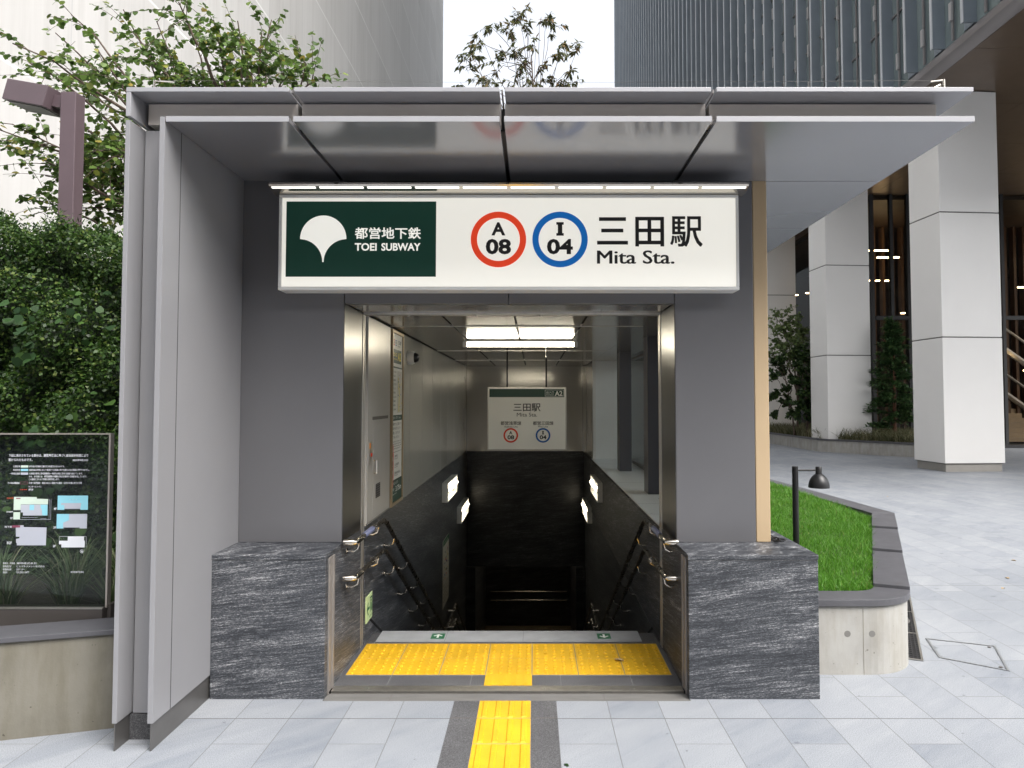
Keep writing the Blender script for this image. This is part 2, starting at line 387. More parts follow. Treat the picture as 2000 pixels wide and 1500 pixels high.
def leaf_verts(pos, axis, normal, length, width, shape='round'):
    """one bent 6-gon leaf per row: pos is the stalk end"""
    pos = np.asarray(pos, float); axis = np.asarray(axis, float); normal = np.asarray(normal, float)
    axis /= np.linalg.norm(axis, axis=1, keepdims=True)+1e-9
    side = np.cross(axis, normal); side /= np.linalg.norm(side, axis=1, keepdims=True)+1e-9
    nrm = np.cross(side, axis)
    L = np.asarray(length)[:, None]; W = np.asarray(width)[:, None]
    if shape == 'round': prof = [(0, 0, 0), (.25, .5, .10), (.68, .42, .06), (1, 0, -.05), (.68, -.42, .06), (.25, -.5, .10)]
    elif shape == 'lance': prof = [(0, 0, 0), (.35, .5, .06), (1, 0, -.12), (.35, -.5, .06)]
    elif shape == 'diamond': prof = [(0, 0, 0), (.5, .5, .05), (1, 0, 0), (.5, -.5, .05)]
    cols = [pos+axis*L*a+side*W*b+nrm*W*c for a, b, c in prof]
    return np.stack(cols, 1).reshape(-1, 3), len(prof)
def unit(n):
    v = rng.normal(size=(n, 3)); return v/np.linalg.norm(v, axis=1, keepdims=True)

# text, laid out in a local (s right, t up) plane, then mapped to the world by fn(s, t, lift)
_tc = {}
def glyphs(txt, off=0.0):
    key = (txt, off)
    if key in _tc: return _tc[key]
    cu = bpy.data.curves.new('lettering_curve', 'FONT'); cu.body = txt; cu.offset = off; cu.resolution_u = 3
    ob = bpy.data.objects.new('lettering_curve', cu); COL.objects.link(ob)
    dg = bpy.context.evaluated_depsgraph_get(); ev = ob.evaluated_get(dg); me = ev.to_mesh()
    v = np.array([(p.co.x, p.co.y) for p in me.vertices]); f = [tuple(p.vertices) for p in me.polygons]
    ev.to_mesh_clear(); bpy.data.objects.remove(ob); bpy.data.curves.remove(cu)
    if len(v): v = (v-v.min(0))/np.maximum(v.max(0)-v.min(0), 1e-6)
    _tc[key] = (v, f); return _tc[key]
class Plate:
    """flat graphics on a plane; coordinates are sign units with y downwards, as on a layout drawing"""
    def __init__(s, origin, du, dv, n): s.o = Vector(origin); s.du = Vector(du); s.dv = Vector(dv); s.n = Vector(n); s.m = {}; s.g = None
    def P(s, x, y, lift): return tuple(s.o+s.du*x+s.dv*y+s.n*lift)
    def mb(s, mat): return s.m.setdefault((mat, s.g), MB())
    def rect(s, x0, y0, x1, y1, mat, lift): s.mb(mat).add([s.P(x0, y1, lift), s.P(x1, y1, lift), s.P(x1, y0, lift), s.P(x0, y0, lift)], [(0, 1, 2, 3)])
    def poly(s, pts, mat, lift): s.mb(mat).add([s.P(x, y, lift) for x, y in pts], [tuple(range(len(pts)))])
    def ring(s, cx, cy, ro, ri, mat, lift, n=56):
        vs = []
        for j in range(n):
            a = 2*math.pi*j/n
            vs += [s.P(cx+ro*math.cos(a), cy+ro*math.sin(a), lift), s.P(cx+ri*math.cos(a), cy+ri*math.sin(a), lift)]
        s.mb(mat).add(vs, [(2*j, 2*((j+1) % n), 2*((j+1) % n)+1, 2*j+1) for j in range(n)])
    def text(s, txt, x0, y0, x1, y1, mat, lift, off=0.0):
        v, f = glyphs(txt, off)
        s.mb(mat).add([s.P(x0+a*(x1-x0), y1-b*(y1-y0), lift) for a, b in v], f)
    def build(s, parent, names=None):
        names = names or {}
        return {k: b.build(k[1].split('|')[0] if k[1] else names.get(k[0], 'lettering'), k[0], parent) for k, b in s.m.items()}

# ------------------------------------------------------------------ dimensions of the entrance (metres)
YF, YP, YW, YJ, YB = 3.715, 4.36, 4.74, 5.25, 13.38       # canopy edge, plinth front, facade, jamb end, back wall
XL, XR = -1.25, .93                                       # clear opening
XB0, XB1 = -1.957, -1.930                                 # inner blade
XO0, XO1 = -2.137, -2.113                                 # outer blade
ZP, ZC, ZS = .852, 2.42, 3.2356                           # plinth top, corridor ceiling, canopy soffit
XFR, XCR, XPR, XRR = 1.453, 1.551, 1.706, 2.308
JX = (-1.270, -.166, .9457)
ZLOW = -4.0

# ------------------------------------------------------------------ ground
g = MB()
def gq(x0, x1, y0, y1): g.quad((x0, y0, 0), (x1, y0, 0), (x1, y1, 0), (x0, y1, 0))
gq(-250, XL, -60, 400); gq(XR, 250, -60, 400); gq(XL, XR, -60, 4.335); gq(XL, XR, YB, 400)
tag(g.build('plaza_paving', 'pavers'), 'pale grey granite slab paving of the plaza', None, None, 'structure')

# yellow guide path on the plaza, with its dark granite borders
x0, x1 = -.317, -.017
tp = MB(); bd = MB()
tp.box(x0, x1, -8, 4.33, -.02, .004)
yy = 4.0835
rows = [(4.0975, 4.328)]+[(4.0935-.301*(i+1)+.002, 4.0935-.301*i-.002) for i in range(14)]
for a, b in rows:
    for c in range(4):
        xc = x0+.0375+.075*c
        n = 2
        tp.prism([(xc-.0155, a+.008), (xc+.0155, a+.008), (xc+.0155, b-.008), (xc-.0155, b-.008)], .0038, .0052)
        tp.add([(xc-.0155, a+.008, .005), (xc+.0155, a+.008, .005), (xc+.0155, b-.008, .005), (xc-.0155, b-.008, .005),
                (xc-.010, a+.014, .0095), (xc+.010, a+.014, .0095), (xc+.010, b-.014, .0095), (xc-.010, b-.014, .0095)],
               [(4, 5, 6, 7), (0, 1, 5, 4), (1, 2, 6, 5), (2, 3, 7, 6), (3, 0, 4, 7)])
for a, b in rows: tp.box(x0, x1, a-.0035, a-.0005, .0035, .0046, 1)
o = tp.build('guide_path', ['yellow', 'grout']); tag(o, 'yellow ribbed tactile guide path leading to the station entrance', None, None, 'structure')
for (a, b) in ((-.467, -.320), (-.014, .133)):
    bd.box(a, b, -8, 4.33, -.02, .003)
    for k in range(10): bd.box(a, b, 3.515-.602*k, 3.519-.602*k, .0028, .0036, 1)
    bd.box(a, b, 4.096, 4.104, .0028, .0036, 2)
tag(bd.build('path_border', ['dark_tile', 'grout', 'joint']), 'dark granite border strips either side of the yellow path', None, None, 'structure')

# ------------------------------------------------------------------ subway entrance building
B = thing('subway_entrance', 'grey panelled subway station entrance with flat canopy and granite plinths', 'station entrance', (0, 4.7, 0))
def part(mb, name, mats, bevel=0, smooth=False, parent=None): return mb.build(name, mats, parent or B, smooth, bevel)

# threshold, landing floor, tactile warning field
m = MB(); m.box(XL, XR, 4.335, 4.45, -.06, -.003); m.box(XL, XR, 4.45, 4.478, -.06, -.022, 1)
for xx in (-.86, .42): m.box(xx, xx+.006, 4.335, 4.449, -.01, -.0025, 1)
part(m, 'threshold', ['threshold', 'joint'])
m = MB(); m.box(XL+.01, XR-.01, 4.48, 4.562, -.05, .002)
for xx in (-1.02, -.46, .07, .62): m.lathe([(.006, 0), (.006, .002), (.003, .003)], (xx, 4.515, .002), 10)
part(m, 'flood_gate_sill', 'steel', .002)
m = MB(); m.box(XL, XR, 4.564, 5.385, -.06, 0.0)
for xx in (-.92, -.4, .17, .62): m.box(xx, xx+.004, 4.566, 4.733, -.001, .0008, 1)
for xx in (-1.17, -.60, -.02, .55, .87): m.box(xx, xx+.004, 5.338, 5.384, -.001, .0008, 1)
part(m, 'landing_floor', ['dark_tile', 'grout'])
m = MB(); TX, TY = -1.216, 4.736
for r in range(2):
    for c in range(7):
        a, b = TX+.302*c, TY+.301*r
        m.box(a, a+.2972, b, b+.2965, -.01, .004)
        for i in range(5):
            for j in range(5):
                m.lathe([(.0135, 0), (.0125, .0035), (.008, .006)], (a+.03+.06*i, b+.03+.06*j, .0039), 10)
a = TX+.302*3
m.box(a, a+.2995, 4.566, TY-.002, -.01, .004)
for c in range(4):
    xc = a+.0375+.075*c; m.box(xc-.013, xc+.013, 4.575, TY-.008, .0035, .0085)
part(m, 'tactile_warning_tiles', 'yellow')
m = MB(); m.box(TX-.002, TX+2.115, TY-.003, TY+.604, -.02, .0030)
part(m, 'tile_grout', 'grout')
# first tread with light stone nosing
m = MB(); m.box(-1.166, .80, 5.388, 5.63, -.16, .003); m.box(XL, -1.168, 5.388, 5.63, -.16, -.012, 1); m.box(.802, XR, 5.388, 5.63, -.16, -.012, 1)
for xx in (-.66, -.08): m.box(xx, xx+.003, 5.389, 5.629, 0, .0036, 2)
m.box(-1.10, .74, 5.632, 5.66, -.20, -.006, 1)
part(m, 'top_tread', ['tread', 'dark_tile', 'grout'])
m = MB(); z = 0; y = 5.63
for i in range(13):
    z1 = -.16*(i+1); m.box(XL, XR, y+.3*i, y+.3*(i+1), z1-.16, z1)
yl = y+.3*13
m.box(XL, XR, yl, yl+.9, -2.4, -2.08)
for i in range(12):
    m.box(XL, XR, yl+.9+.3*i, yl+.9+.3*(i+1), -2.08-.16*(i+1)-.2, -2.08-.16*(i+1))
part(m, 'staircase', 'step')
m = MB(); m.box(-1.6, 1.5, 13.4, 19.0, ZLOW-.1, ZLOW); part(m, 'lower_floor', 'tan_floor')
# stairwell walls (granite), lower passage
m = MB()
m.box(-1.45, -1.238, 5.335, 19.1, -4.3, ZP)
m.box(.945, 1.15, 5.335, 13.6, -4.3, ZP-.006); m.box(.945, 1.15, 13.6, 19.1, -4.3, ZP)
part(m, 'stairwell_wall', 'stone_polish')
m = MB()
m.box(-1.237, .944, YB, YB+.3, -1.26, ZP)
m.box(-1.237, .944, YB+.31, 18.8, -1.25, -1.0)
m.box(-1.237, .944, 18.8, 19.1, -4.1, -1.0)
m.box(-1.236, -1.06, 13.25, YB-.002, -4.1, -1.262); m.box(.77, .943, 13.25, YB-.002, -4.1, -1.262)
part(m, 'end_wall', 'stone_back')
for xx in (-1.2375, .9435):
    m = MB()
    s_ = .16/.3
    m.add([(xx-.002, 5.40, .20), (xx+.003, 5.40, .20), (xx+.003, 9.6, .20-4.2*s_), (xx-.002, 9.6, .20-4.2*s_),
           (xx-.002, 5.40, .18), (xx+.003, 5.40, .18), (xx+.003, 9.6, .18-4.2*s_), (xx-.002, 9.6, .18-4.2*s_)],
          [(0, 1, 2, 3), (4, 7, 6, 5), (0, 4, 5, 1), (1, 5, 6, 2), (2, 6, 7, 3), (3, 7, 4, 0)])
    part(m, 'stringer_line', 'black')

# plinths and reveals
m = MB(); m.box(-1.930, XL+.003, YP, 4.42, 0, ZP-.032); m.box(-1.930, XL, 4.42, YW+.3, 0, ZP-.032)
part(m, 'granite_plinth', 'stone', .003)
m = MB(); m.box(-1.933, XL+.005, YP-.003, YW+.02, ZP-.030, ZP); part(m, 'plinth_coping', 'stone', .003)
m = MB(); m.box(XR-.003, XPR, YP, 4.42, 0, ZP-.032); m.box(XR, XPR, 4.42, 13.6, 0, ZP-.032)
part(m, 'granite_plinth', 'stone', .003)
m = MB(); m.box(XR-.005, XPR+.003, YP-.003, YW+.02, ZP-.030, ZP); m.box(1.56, XPR+.003, YW+.02, 13.6, ZP-.030, ZP); part(m, 'plinth_coping', 'stone', .003)
for sx, xx in ((1, XL), (-1, XR)):
    m = MB(); m.box(min(xx, xx+sx*.010), max(xx, xx+sx*.010), 4.425, 4.442, 0.002, ZP-.034); m.box(min(xx, xx+sx*.010), max(xx, xx+sx*.010), 4.515, 4.545, 0.002, ZP-.034)
    m.box(min(xx, xx+sx*.004), max(xx, xx+sx*.004), 4.442, 4.515, 0.002, ZP-.034)
    part(m, 'flood_gate_rail', 'rail_steel', .002)
    m = MB(); a, b = (xx-.2, xx+.002) if sx > 0 else (xx-.002, xx+.2)
    m.box(a, b, 4.56, YJ, 0, ZP-.002)
    part(m, 'reveal_stone', 'stone')
    m = MB(); a, b = (xx-.1, xx+.006) if sx > 0 else (xx-.006, xx+.1)
    m.box(a, b, YJ, YJ+.03, 0, ZC+.02); m.box(a, b, YJ+.052, YJ+.082, 0, ZC+.02)
    a, b = (xx-.1, xx-.004) if sx > 0 else (xx+.004, xx+.1)
    m.box(a, b, YJ+.03, YJ+.052, 0, ZC+.02, 1)
    part(m, 'shutter_track', ['steel', 'black'], .002)
    m = MB(); a, b = (xx-.1, xx) if sx > 0 else (xx, xx+.1)
    m.box(a, b, YW+.003, YJ-.001, ZP, ZC); part(m, 'jamb', 'steel_dark')
# dark front panels, lintel, beige corner
m = MB(); m.box(XB1, XL-.004, YW, YW+.09, ZP, ZS+.01); part(m, 'facade_panel', 'facade', .004)
m = MB(); m.box(XR+.004, XFR, YW, YW+.09, ZP, ZS+.01); part(m, 'facade_panel', 'facade', .004)
m = MB(); m.box(XL, JX[1]-.003, YW+.006, YW+.09, ZC, ZS); m.box(JX[1]+.003, XR, YW+.006, YW+.09, ZC, ZS); part(m, 'lintel', 'facade', .003)
m = MB(); m.box(XFR+.003, XCR, YW+.004, YW+.14, ZP, ZS+.01); part(m, 'corner_panel', 'corner', .006)
m = MB(); m.box(XL+.01, XR-.01, YW+.095, 5.245, ZC, ZC+.05); part(m, 'lintel_soffit', 'soffit')
m = MB(); m.box(XL, XR, YJ, YJ+.085, ZC-.014, ZC+.05)
for xx in (-.92, -.42, .05, .5): m.lathe([(.008, -.012), (.008, 0)], (xx, YJ+.02, ZC-.014), 10)
part(m, 'shutter_head', 'steel', .002)

# corridor above the granite: ceiling, side panels, window bay
m = MB(); jx = (-1.237, -.694, -.144, .406, .943); ye = (5.337, 6.2, 9.2, 11.3, YB)
for i in range(4):
    for j in range(4):
        m.box(jx[i]+(.009 if i else 0), jx[i+1]-(.009 if i < 3 else 0), ye[j]+.012, ye[j+1]-.012, ZC, ZC+.03)
part(m, 'corridor_ceiling', 'corr_ceil')
for yy in ye[1:4]: m = MB(); m.box(-1.236, .942, yy-.010, yy+.010, ZC-.004, ZC+.02); part(m, 'ceiling_trim', 'steel')
m = MB()
ys = [5.335, 6.2, 6.77, 7.2, 8.0, 8.8, 9.6, 10.4, 11.2, 12.0, 12.8, YB]
for a, b in zip(ys, ys[1:]): m.box(-1.32, -1.236, a+.003, b-.003, ZP+.003, ZC-.012)
part(m, 'corridor_panel', 'corr_wall')
m = MB(); m.box(-1.40, -1.321, 5.335, YB+.2, ZP, ZC+.2); m.box(-1.237, 1.49, 5.335, YB+.2, ZC+.035, ZC+.25); part(m, 'corridor_backing', 'black')
m = MB(); m.box(-1.235, .9, YB, YB+.1, ZP+.003, ZC); m.box(.947, 1.5, 11.62, YB+.2, ZP+.003, ZC-.012); m.box(.9, .9445, 13.0, YB+.1, ZP+.003, ZC-.012)
part(m, 'end_panel', 'corr_wall')
m = MB(); m.box(.93, 1.52, 5.34, 11.62, ZP-.005, ZP+.004)
for yy in (5.9, 6.5, 7.6, 8.2, 9.9, 10.6): m.box(.935, 1.5, yy, yy+.003, ZP, ZP+.0045, 1)
part(m, 'window_sill', ['white_tile', 'grout'])
m = MB(); m.box(.9455, 1.399, 5.34, 11.6, ZC, ZC+.03); part(m, 'bay_ceiling', 'corr_ceil')
m = MB(); m.box(.99, 1.48, 11.5, 11.6, ZP+.004, ZC); m.box(.947, .99, 11.49, 11.6, ZP+.004, ZC, 1); part(m, 'bay_end_panel', ['white_tile', 'white_metal'])
for yy in (7.14, 9.5):
    m = MB(); m.box(1.13, 1.29, yy, yy+.26, ZP+.004, ZC); part(m, 'window_post', 'post', .004)
for a, b in ((5.45, 7.25), (7.27, 9.6), (9.62, 11.48)):
    m = MB(); m.box(1.495, 1.503, a, b, ZP+.05, ZC); part(m, 'window_pane', 'glass')
m = MB(); m.box(1.47, 1.53, 5.4, 11.5, ZP+.004, ZP+.05); m.box(1.47, 1.53, 5.4, 11.5, ZC-.03, ZC)
for yy in (5.40, 7.25, 9.60): m.box(1.485, 1.515, yy, yy+.018, ZP+.05, ZC-.03)
part(m, 'window_frame', 'mullion')
m = MB(); m.box(1.40, 1.551, YW+.145, 5.4, ZP, ZS); m.box(1.50, 1.551, 11.62, 13.6, ZP, ZS); m.box(1.40, 1.551, 5.4, 11.62, ZC+.002, ZS); m.box(.95, 1.40, 5.0, 5.335, ZP, ZC)
m.box(-1.9, 1.5, 13.6, 13.75, 0, ZS)
part(m, 'side_wall', 'panel')

# side blades on the left with steel skirting
m = MB()
for a, b in ((YF, 3.890), (3.898, 6.5), (6.508, 9.5), (9.508, 13.7)): m.box(XB0, XB1, a, b, .14, ZS+.027)
part(m, 'side_blade', ['panel'], .0008)
m = MB(); m.box(XB0+.004, XB1-.0008, YF+.01, 13.69, .145, ZS+.02); part(m, 'blade_core', 'black')
m = MB(); m.box(-1.945, -1.939, YF+.006, 13.7, 0, .141); part(m, 'blade_skirting', 'skirt')
m = MB(); m.box(XO0, XO1, YF, 13.7, .14, ZS+.008); part(m, 'side_blade', 'panel', .002)
m = MB(); m.box(-2.128, -2.122, YF+.006, 13.7, 0, .141); part(m, 'blade_skirting', 'skirt')
m = MB(); m.box(-2.108, -1.962, 3.857, 3.95, .135, ZS+.005); part(m, 'recess_panel', 'panel')
m = MB(); m.box(-2.121, -1.946, 3.85, 3.95, 0, .130); part(m, 'recess_base', 'dark_tile')
# canopy: lower soffit panels, fascia, upper slab
xs = [XB1+.006, JX[0], JX[1], JX[2], XRR]
for i in range(4):
    a = xs[i]+(.012 if i else 0); b = xs[i+1]-(.012 if i < 3 else 0)
    m = MB(); m.box(a, b, YF, YW-.004, ZS, ZS+.027); part(m, 'canopy_panel', ['soffit'], .002)
    m = MB(); m.box(a, b, YF-.004, YF-.0005, ZS-.001, ZS+.028); part(m, 'canopy_edge', 'panel_edge')
ys2 = [YW+.004, 6.04, 7.5, 9.0, 10.5, 12.0, 13.75]
m = MB()
for a, b in zip(ys2, ys2[1:]): m.box(1.40, XRR, a+.004, b-.004, ZS, ZS+.027)
part(m, 'canopy_panel', 'soffit', .002)
for i in range(4):
    a = (xs[i]+.010 if i else -2.095); b = (xs[i+1]-.010 if i < 3 else 2.19)
    m = MB(); m.box(a, b, 3.857, 3.93, ZS+.038, ZS+.152); part(m, 'fascia_panel', 'fascia', .002)
m = MB(); m.box(-2.09, 2.17, 3.931, 13.7, ZS+.030, ZS+.155); part(m, 'roof_core', 'black')
ZU = ZS+.160
xu = [XO0, JX[0], JX[1], JX[2], XRR]
for i in range(4):
    a = xu[i]+(.014 if i else 0); b = xu[i+1]-(.014 if i < 3 else 0)
    m = MB(); m.box(a, b, YF, 13.75, ZU, ZU+.024); part(m, 'roof_panel', 'panel_edge', .002)
for x_ in JX:
    m = MB(); m.box(x_-.004, x_+.004, YF+.012, 13.7, ZU-.004, ZU+.016); part(m, 'joint_channel', 'mullion')
m = MB(); m.box(XO0, XO1, YF, 13.7, ZS+.030, ZU-.001); part(m, 'roof_return', 'panel_edge', .002)

# ------------------------------------------------------------------ the big station sign, lit by its hood, with added face glow
SY = 4.60; k_ = SY/1406.0*1.0035
def px_x(u): return (u-1042.2)*k_
def px_z(v): return 3.103-(v-381)*(3.103-2.485)/186.0
T = thing('station_sign', 'large white sign with green panel and station name above the doorway', 'sign', (-.16, SY, 2.49))
m = MB(); m.box(px_x(543), px_x(1444), SY, YW-.003, px_z(567), px_z(381)); m.build('sign_box', 'white_metal', T, bevel=.004)
m = MB(); fx0, fx1, fz0, fz1 = px_x(543), px_x(1444), px_z(567), px_z(381)
m.box(fx0, fx1, SY-.012, SY-.0005, fz0, fz0+.022); m.box(fx0, fx1, SY-.012, SY-.0005, fz1-.02, fz1); m.box(fx0, fx0+.018, SY-.012, SY-.0005, fz0+.022, fz1-.02); m.box(fx1-.018, fx1, SY-.012, SY-.0005, fz0+.022, fz1-.02)
m.build('sign_frame', 'white_metal', T, bevel=.003)
pl = Plate((px_x(0), SY, px_z(0)), (k_, 0, 0), (0, 0, -(3.103-2.485)/186.0), (0, -1, 0))
pl.rect(549, 387.5, 1438.5, 560, 'sign_glow', .003)
pl.rect(557, 394, 851, 541, 'green_glow', .005)
fan = [(630+45.4*math.cos(R(180-a)), 467.6-46*math.sin(R(a))) for a in range(0, 181, 6)]
fan += [(675.6-44.3*math.sin(R(a)), 512.5-44.6*math.cos(R(a))) for a in range(6, 91, 6)]+[(628.6-44.3+44.3*math.cos(R(a)), 512.5-44.6*math.sin(R(a))) for a in range(0, 85, 6)]
pl.g = 'emblem'; c0 = pl.mb('white_glow'); c0.add([pl.P(630, 468, .0068)]+[pl.P(x, y, .0068) for x, y in fan], [(0, i+1, (i+1) % len(fan)+1) for i in range(len(fan))])
pl.g = None; pl.text('都営地下鉄', 691.7, 444.6, 821.5, 467.6, 'white_glow', .0068, .018)
pl.text('TOEI', 692, 475.3, 735, 490.6, 'white_glow', .0068, .03); pl.text('SUBWAY', 744, 475.3, 821, 490.6, 'white_glow', .0068, .03)
pl.ring(973.3, 468.3, 54.3, 42, 'red_glow', .0055); pl.ring(1094, 468.3, 54.3, 42, 'blue_glow', .0055)
pl.g = 'line_number|1'; pl.text('A', 959.5, 434.8, 986.8, 460.5, 'ink', .0055, .035); pl.text('08', 948.5, 467.3, 998, 497.4, 'ink', .0055, .035)
pl.g = 'line_number|2'
def serif_i(p, x0, y0, x1, y1, mat, lift):
    h = (y1-y0)*.19; w_ = (x1-x0)*.30
    p.rect(x0, y0, x1, y0+h, mat, lift); p.rect(x0, y1-h, x1, y1, mat, lift); p.rect((x0+x1)/2-w_, y0+h, (x0+x1)/2+w_, y1-h, mat, lift)
serif_i(pl, 1086.8, 434.5, 1101.2, 461, 'ink', .0055); pl.text('04', 1068.4, 467.3, 1119, 497.4, 'ink', .0055, .035)
def bold(txt, x0, y0, x1, y1, mat, lift, q):
    for i_, (a_, b_) in enumerate(((-q, -q), (q, -q), (-q, q), (q, q))): pl.text(txt, x0+q+a_, y0+q+b_, x1-q+a_, y1-q+b_, mat, lift+.00012*i_)
pl.g = 'station_name'
bold('三', 1166.6, 425, 1227, 478.3, 'ink', .0055, 1.0); bold('田', 1241.5, 424.2, 1298, 482, 'ink', .0055, 1.1); bold('駅', 1310, 423, 1373.3, 482.6, 'ink', .0055, .75)
for q_ in (-.85, 0, .85): pl.text('Mita Sta.', 1167.1+q_, 489.7, 1317+q_, 515.8, 'ink', .0055+.0001*q_)
pl.build(T, {'sign_glow': 'face', 'green_glow': 'green_panel', 'white_glow': 'lettering', 'red_glow': 'line_ring', 'blue_glow': 'line_ring', 'ink': 'lettering'})
m = MB(); bx0, bx1 = px_x(534), px_x(1455)
prof = [(SY-.11, 3.128), (SY-.118, 3.138), (SY-.112, 3.150), (SY-.06, 3.158), (SY+.03, 3.155), (SY+.03, 3.10), (SY-.02, 3.104), (SY-.06, 3.112)]
vs = [(bx0, y, z) for y, z in prof]+[(bx1, y, z) for y, z in prof]; n = len(prof)
m.add(vs, [tuple(range(n)), tuple(range(2*n-1, n-1, -1))]+[(i, n+i, n+(i+1) % n, (i+1) % n) for i in range(n)])
HD = m.build('light_hood', 'steel_rail', T)
nseg = 10; sw = (bx1-bx0)/nseg
m = MB()
for i in range(nseg): m.add([(bx0+sw*i+.012, SY-.106, 3.1255), (bx0+sw*(i+1)-.012, SY-.106, 3.1255), (bx0+sw*(i+1)-.012, SY-.088, 3.1192), (bx0+sw*i+.012, SY-.088, 3.1192),
                             (bx0+sw*i+.012, SY-.106, 3.129), (bx0+sw*(i+1)-.012, SY-.106, 3.129), (bx0+sw*(i+1)-.012, SY-.088, 3.1227), (bx0+sw*i+.012, SY-.088, 3.1227)],
                            [(0, 3, 2, 1), (4, 5, 6, 7), (0, 1, 5, 4), (1, 2, 6, 5), (2, 3, 7, 6), (3, 0, 4, 7)])
m.build('lamp_strip', 'led', HD)

# ------------------------------------------------------------------ hanging sign over the stairs
HY = 9.6; hk = HY/1406.0
T = thing('hanging_sign', 'white station sign with dark green bar hanging by two rods over the stairs', 'sign', (-.09, HY, 1.13))
hx = lambda u: (u-1042.2)*hk
hz = lambda v: 1.963-(v-756)*(1.963-1.134)/122.0
m = MB(); m.box(hx(952.3), hx(1106), HY, HY+.07, hz(878.8), hz(756)); m.build('sign_board', 'steel', T, bevel=.004)
for u in (990.5, 1067): m = MB(); m.tube([(hx(u), HY+.035, hz(756)), (hx(u), HY+.035, ZC)], .011, 8); m.build('rod', 'black_metal', T)
def Hc(a): return 900+a/4.6857
def Hr(a): return 580+a/4.6857
pl = Plate((hx(0), HY, hz(0)), (hk, 0, 0), (0, 0, -(1.963-1.134)/122.0), (0, -1, 0))
def ht(s, a, b, c, d, mat='ink', lift=.007, off=.01): pl.text(s, Hc(a), Hr(c), Hc(b), Hr(d), mat, lift, off)
pl.rect(Hc(255), Hr(835), Hc(955), Hr(1392), 'sign_face', .004); pl.rect(Hc(262), Hr(842), Hc(947), Hr(917), 'green', .0055)
pl.g = 'station_name'; ht('三田駅', 482, 730, 975, 1048); ht('Mita Sta.', 513, 698, 1060, 1095, off=0); pl.g = 'line_name|1'; ht('都営浅草線', 365, 553, 1138, 1173); ht('Asakusa Line', 398, 520, 1178, 1195, off=0)
pl.g = 'line_name|2'; ht('都営三田線', 660, 847, 1138, 1173); ht('Mita Line', 708, 797, 1178, 1195, off=0)
pl.g = 'line_number|1'; ht('A', 443, 473, 1228, 1258, off=.03); ht('08', 428, 489, 1266, 1303, off=.03); pl.g = 'line_number|2'; ht('04', 722, 783, 1266, 1303, off=.03)
serif_i(pl, Hc(743), Hr(1227), Hc(761), Hr(1258), 'ink', .007)
pl.g = None
pl.ring(Hc(458), Hr(1267), 67/4.6857, 52/4.6857, 'red', .006); pl.ring(Hc(752), Hr(1267), 67/4.6857, 52/4.6857, 'blue', .006)
pl.g = 'entrance_box'
for a in ((770, 850, 942, 853), (770, 907, 942, 910), (770, 853, 773, 907), (939, 853, 942, 907)): pl.rect(Hc(a[0]), Hr(a[1]), Hc(a[2]), Hr(a[3]), 'white_ink', .007)
pl.g = None; ht('出入口', 783, 852, 862, 884, 'white_ink'); ht('Entrance', 783, 850, 888, 900, 'white_ink', off=0); ht('A2', 860, 930, 860, 905, 'white_ink', off=.03)
pl.build(T, {'sign_face': 'face', 'green': 'green_bar', 'red': 'line_ring', 'blue': 'line_ring'})

# ------------------------------------------------------------------ lamps in the stairwell
T = thing('ceiling_lamp', 'lit fluorescent tube lamp on the corridor ceiling', 'lamp', (-.14, 7.6, ZC))
m = MB(); m.box(-.735, .455, 7.56, 7.64, ZC-.022, ZC-.0045)
for xx in (-.745, .425): m.box(xx, xx+.04, 7.55, 7.65, ZC-.075, ZC-.022)
m.build('lamp_body', 'white_metal', T, bevel=.003)
m = MB(); m.tube([(-.705, 7.6, ZC-.052), (.425, 7.6, ZC-.052)], .017, 12); m.build('tube', 'tube', T, smooth=True)
m = MB(); m.tube([(.13, 7.62, ZC-.02), (.13, 7.62, ZC-.17)], .0015, 5); m.lathe([(.006, -.012), (.008, 0), (.003, .01)], (.13, 7.62, ZC-.17), 8); m.build('pull_cord', 'white_metal', T)
T = thing('passage_lamp', 'dim lamp on the low passage ceiling at the stair foot', 'lamp', (-.1, 16.5, -1.26))
m = MB(); m.box(-.6, .4, 16.4, 16.6, -1.30, -1.252); m.build('lamp_body', 'white_metal', T)
m = MB(); m.tube([(-.55, 16.5, -1.33), (.35, 16.5, -1.33)], .02, 8); m.build('tube', emit('passage_tube', (1, .86, .62), 7.0), T)
def wall_lamp(sx, y0, z0, L, label):
    xw = -1.238 if sx > 0 else .945
    T = thing('wall_lamp', label, 'lamp', (xw, y0, z0), 'lit white box lamps along the stair walls')
    def bx(mb, a, b, *r): mb.box(min(xw+sx*a, xw+sx*b), max(xw+sx*a, xw+sx*b), *r)
    m = MB(); H = .26
    bx(m, .002, .014, y0, y0+L, z0, z0+H); bx(m, .014, .085, y0, y0+.014, z0, z0+H); bx(m, .014, .085, y0+L-.014, y0+L, z0, z0+H)
    bx(m, .014, .085, y0+.014, y0+L-.014, z0, z0+.014); bx(m, .014, .085, y0+.014, y0+L-.014, z0+H-.014, z0+H)
    m.build('lamp_box', 'white_metal', T, bevel=.003)
    m = MB(); m.tube([(xw+sx*.075, y0+.12, z0+.15), (xw+sx*.075, y0+L-.03, z0+.15)], .026, 12); m.build('tube', 'wall_tube', T, smooth=True)
    m = MB(); m.tube([(xw+sx*.014, y0+.10, z0+.15), (xw+sx*.085, y0+.10, z0+.15)], .03, 10); m.build('socket', 'mullion', T)
wall_lamp(1, 9.75, .41, 1.2, 'upper lit box lamp on the stair wall below the poster')
wall_lamp(1, 11.65, -.19, 1.2, 'lower lit box lamp on the stair wall across from the windows')
wall_lamp(-1, 9.75, .41, 1.2, 'upper lit box lamp on the stair wall under the windows')
wall_lamp(-1, 11.65, -.19, 1.2, 'lower lit box lamp on the window side of the stairs')

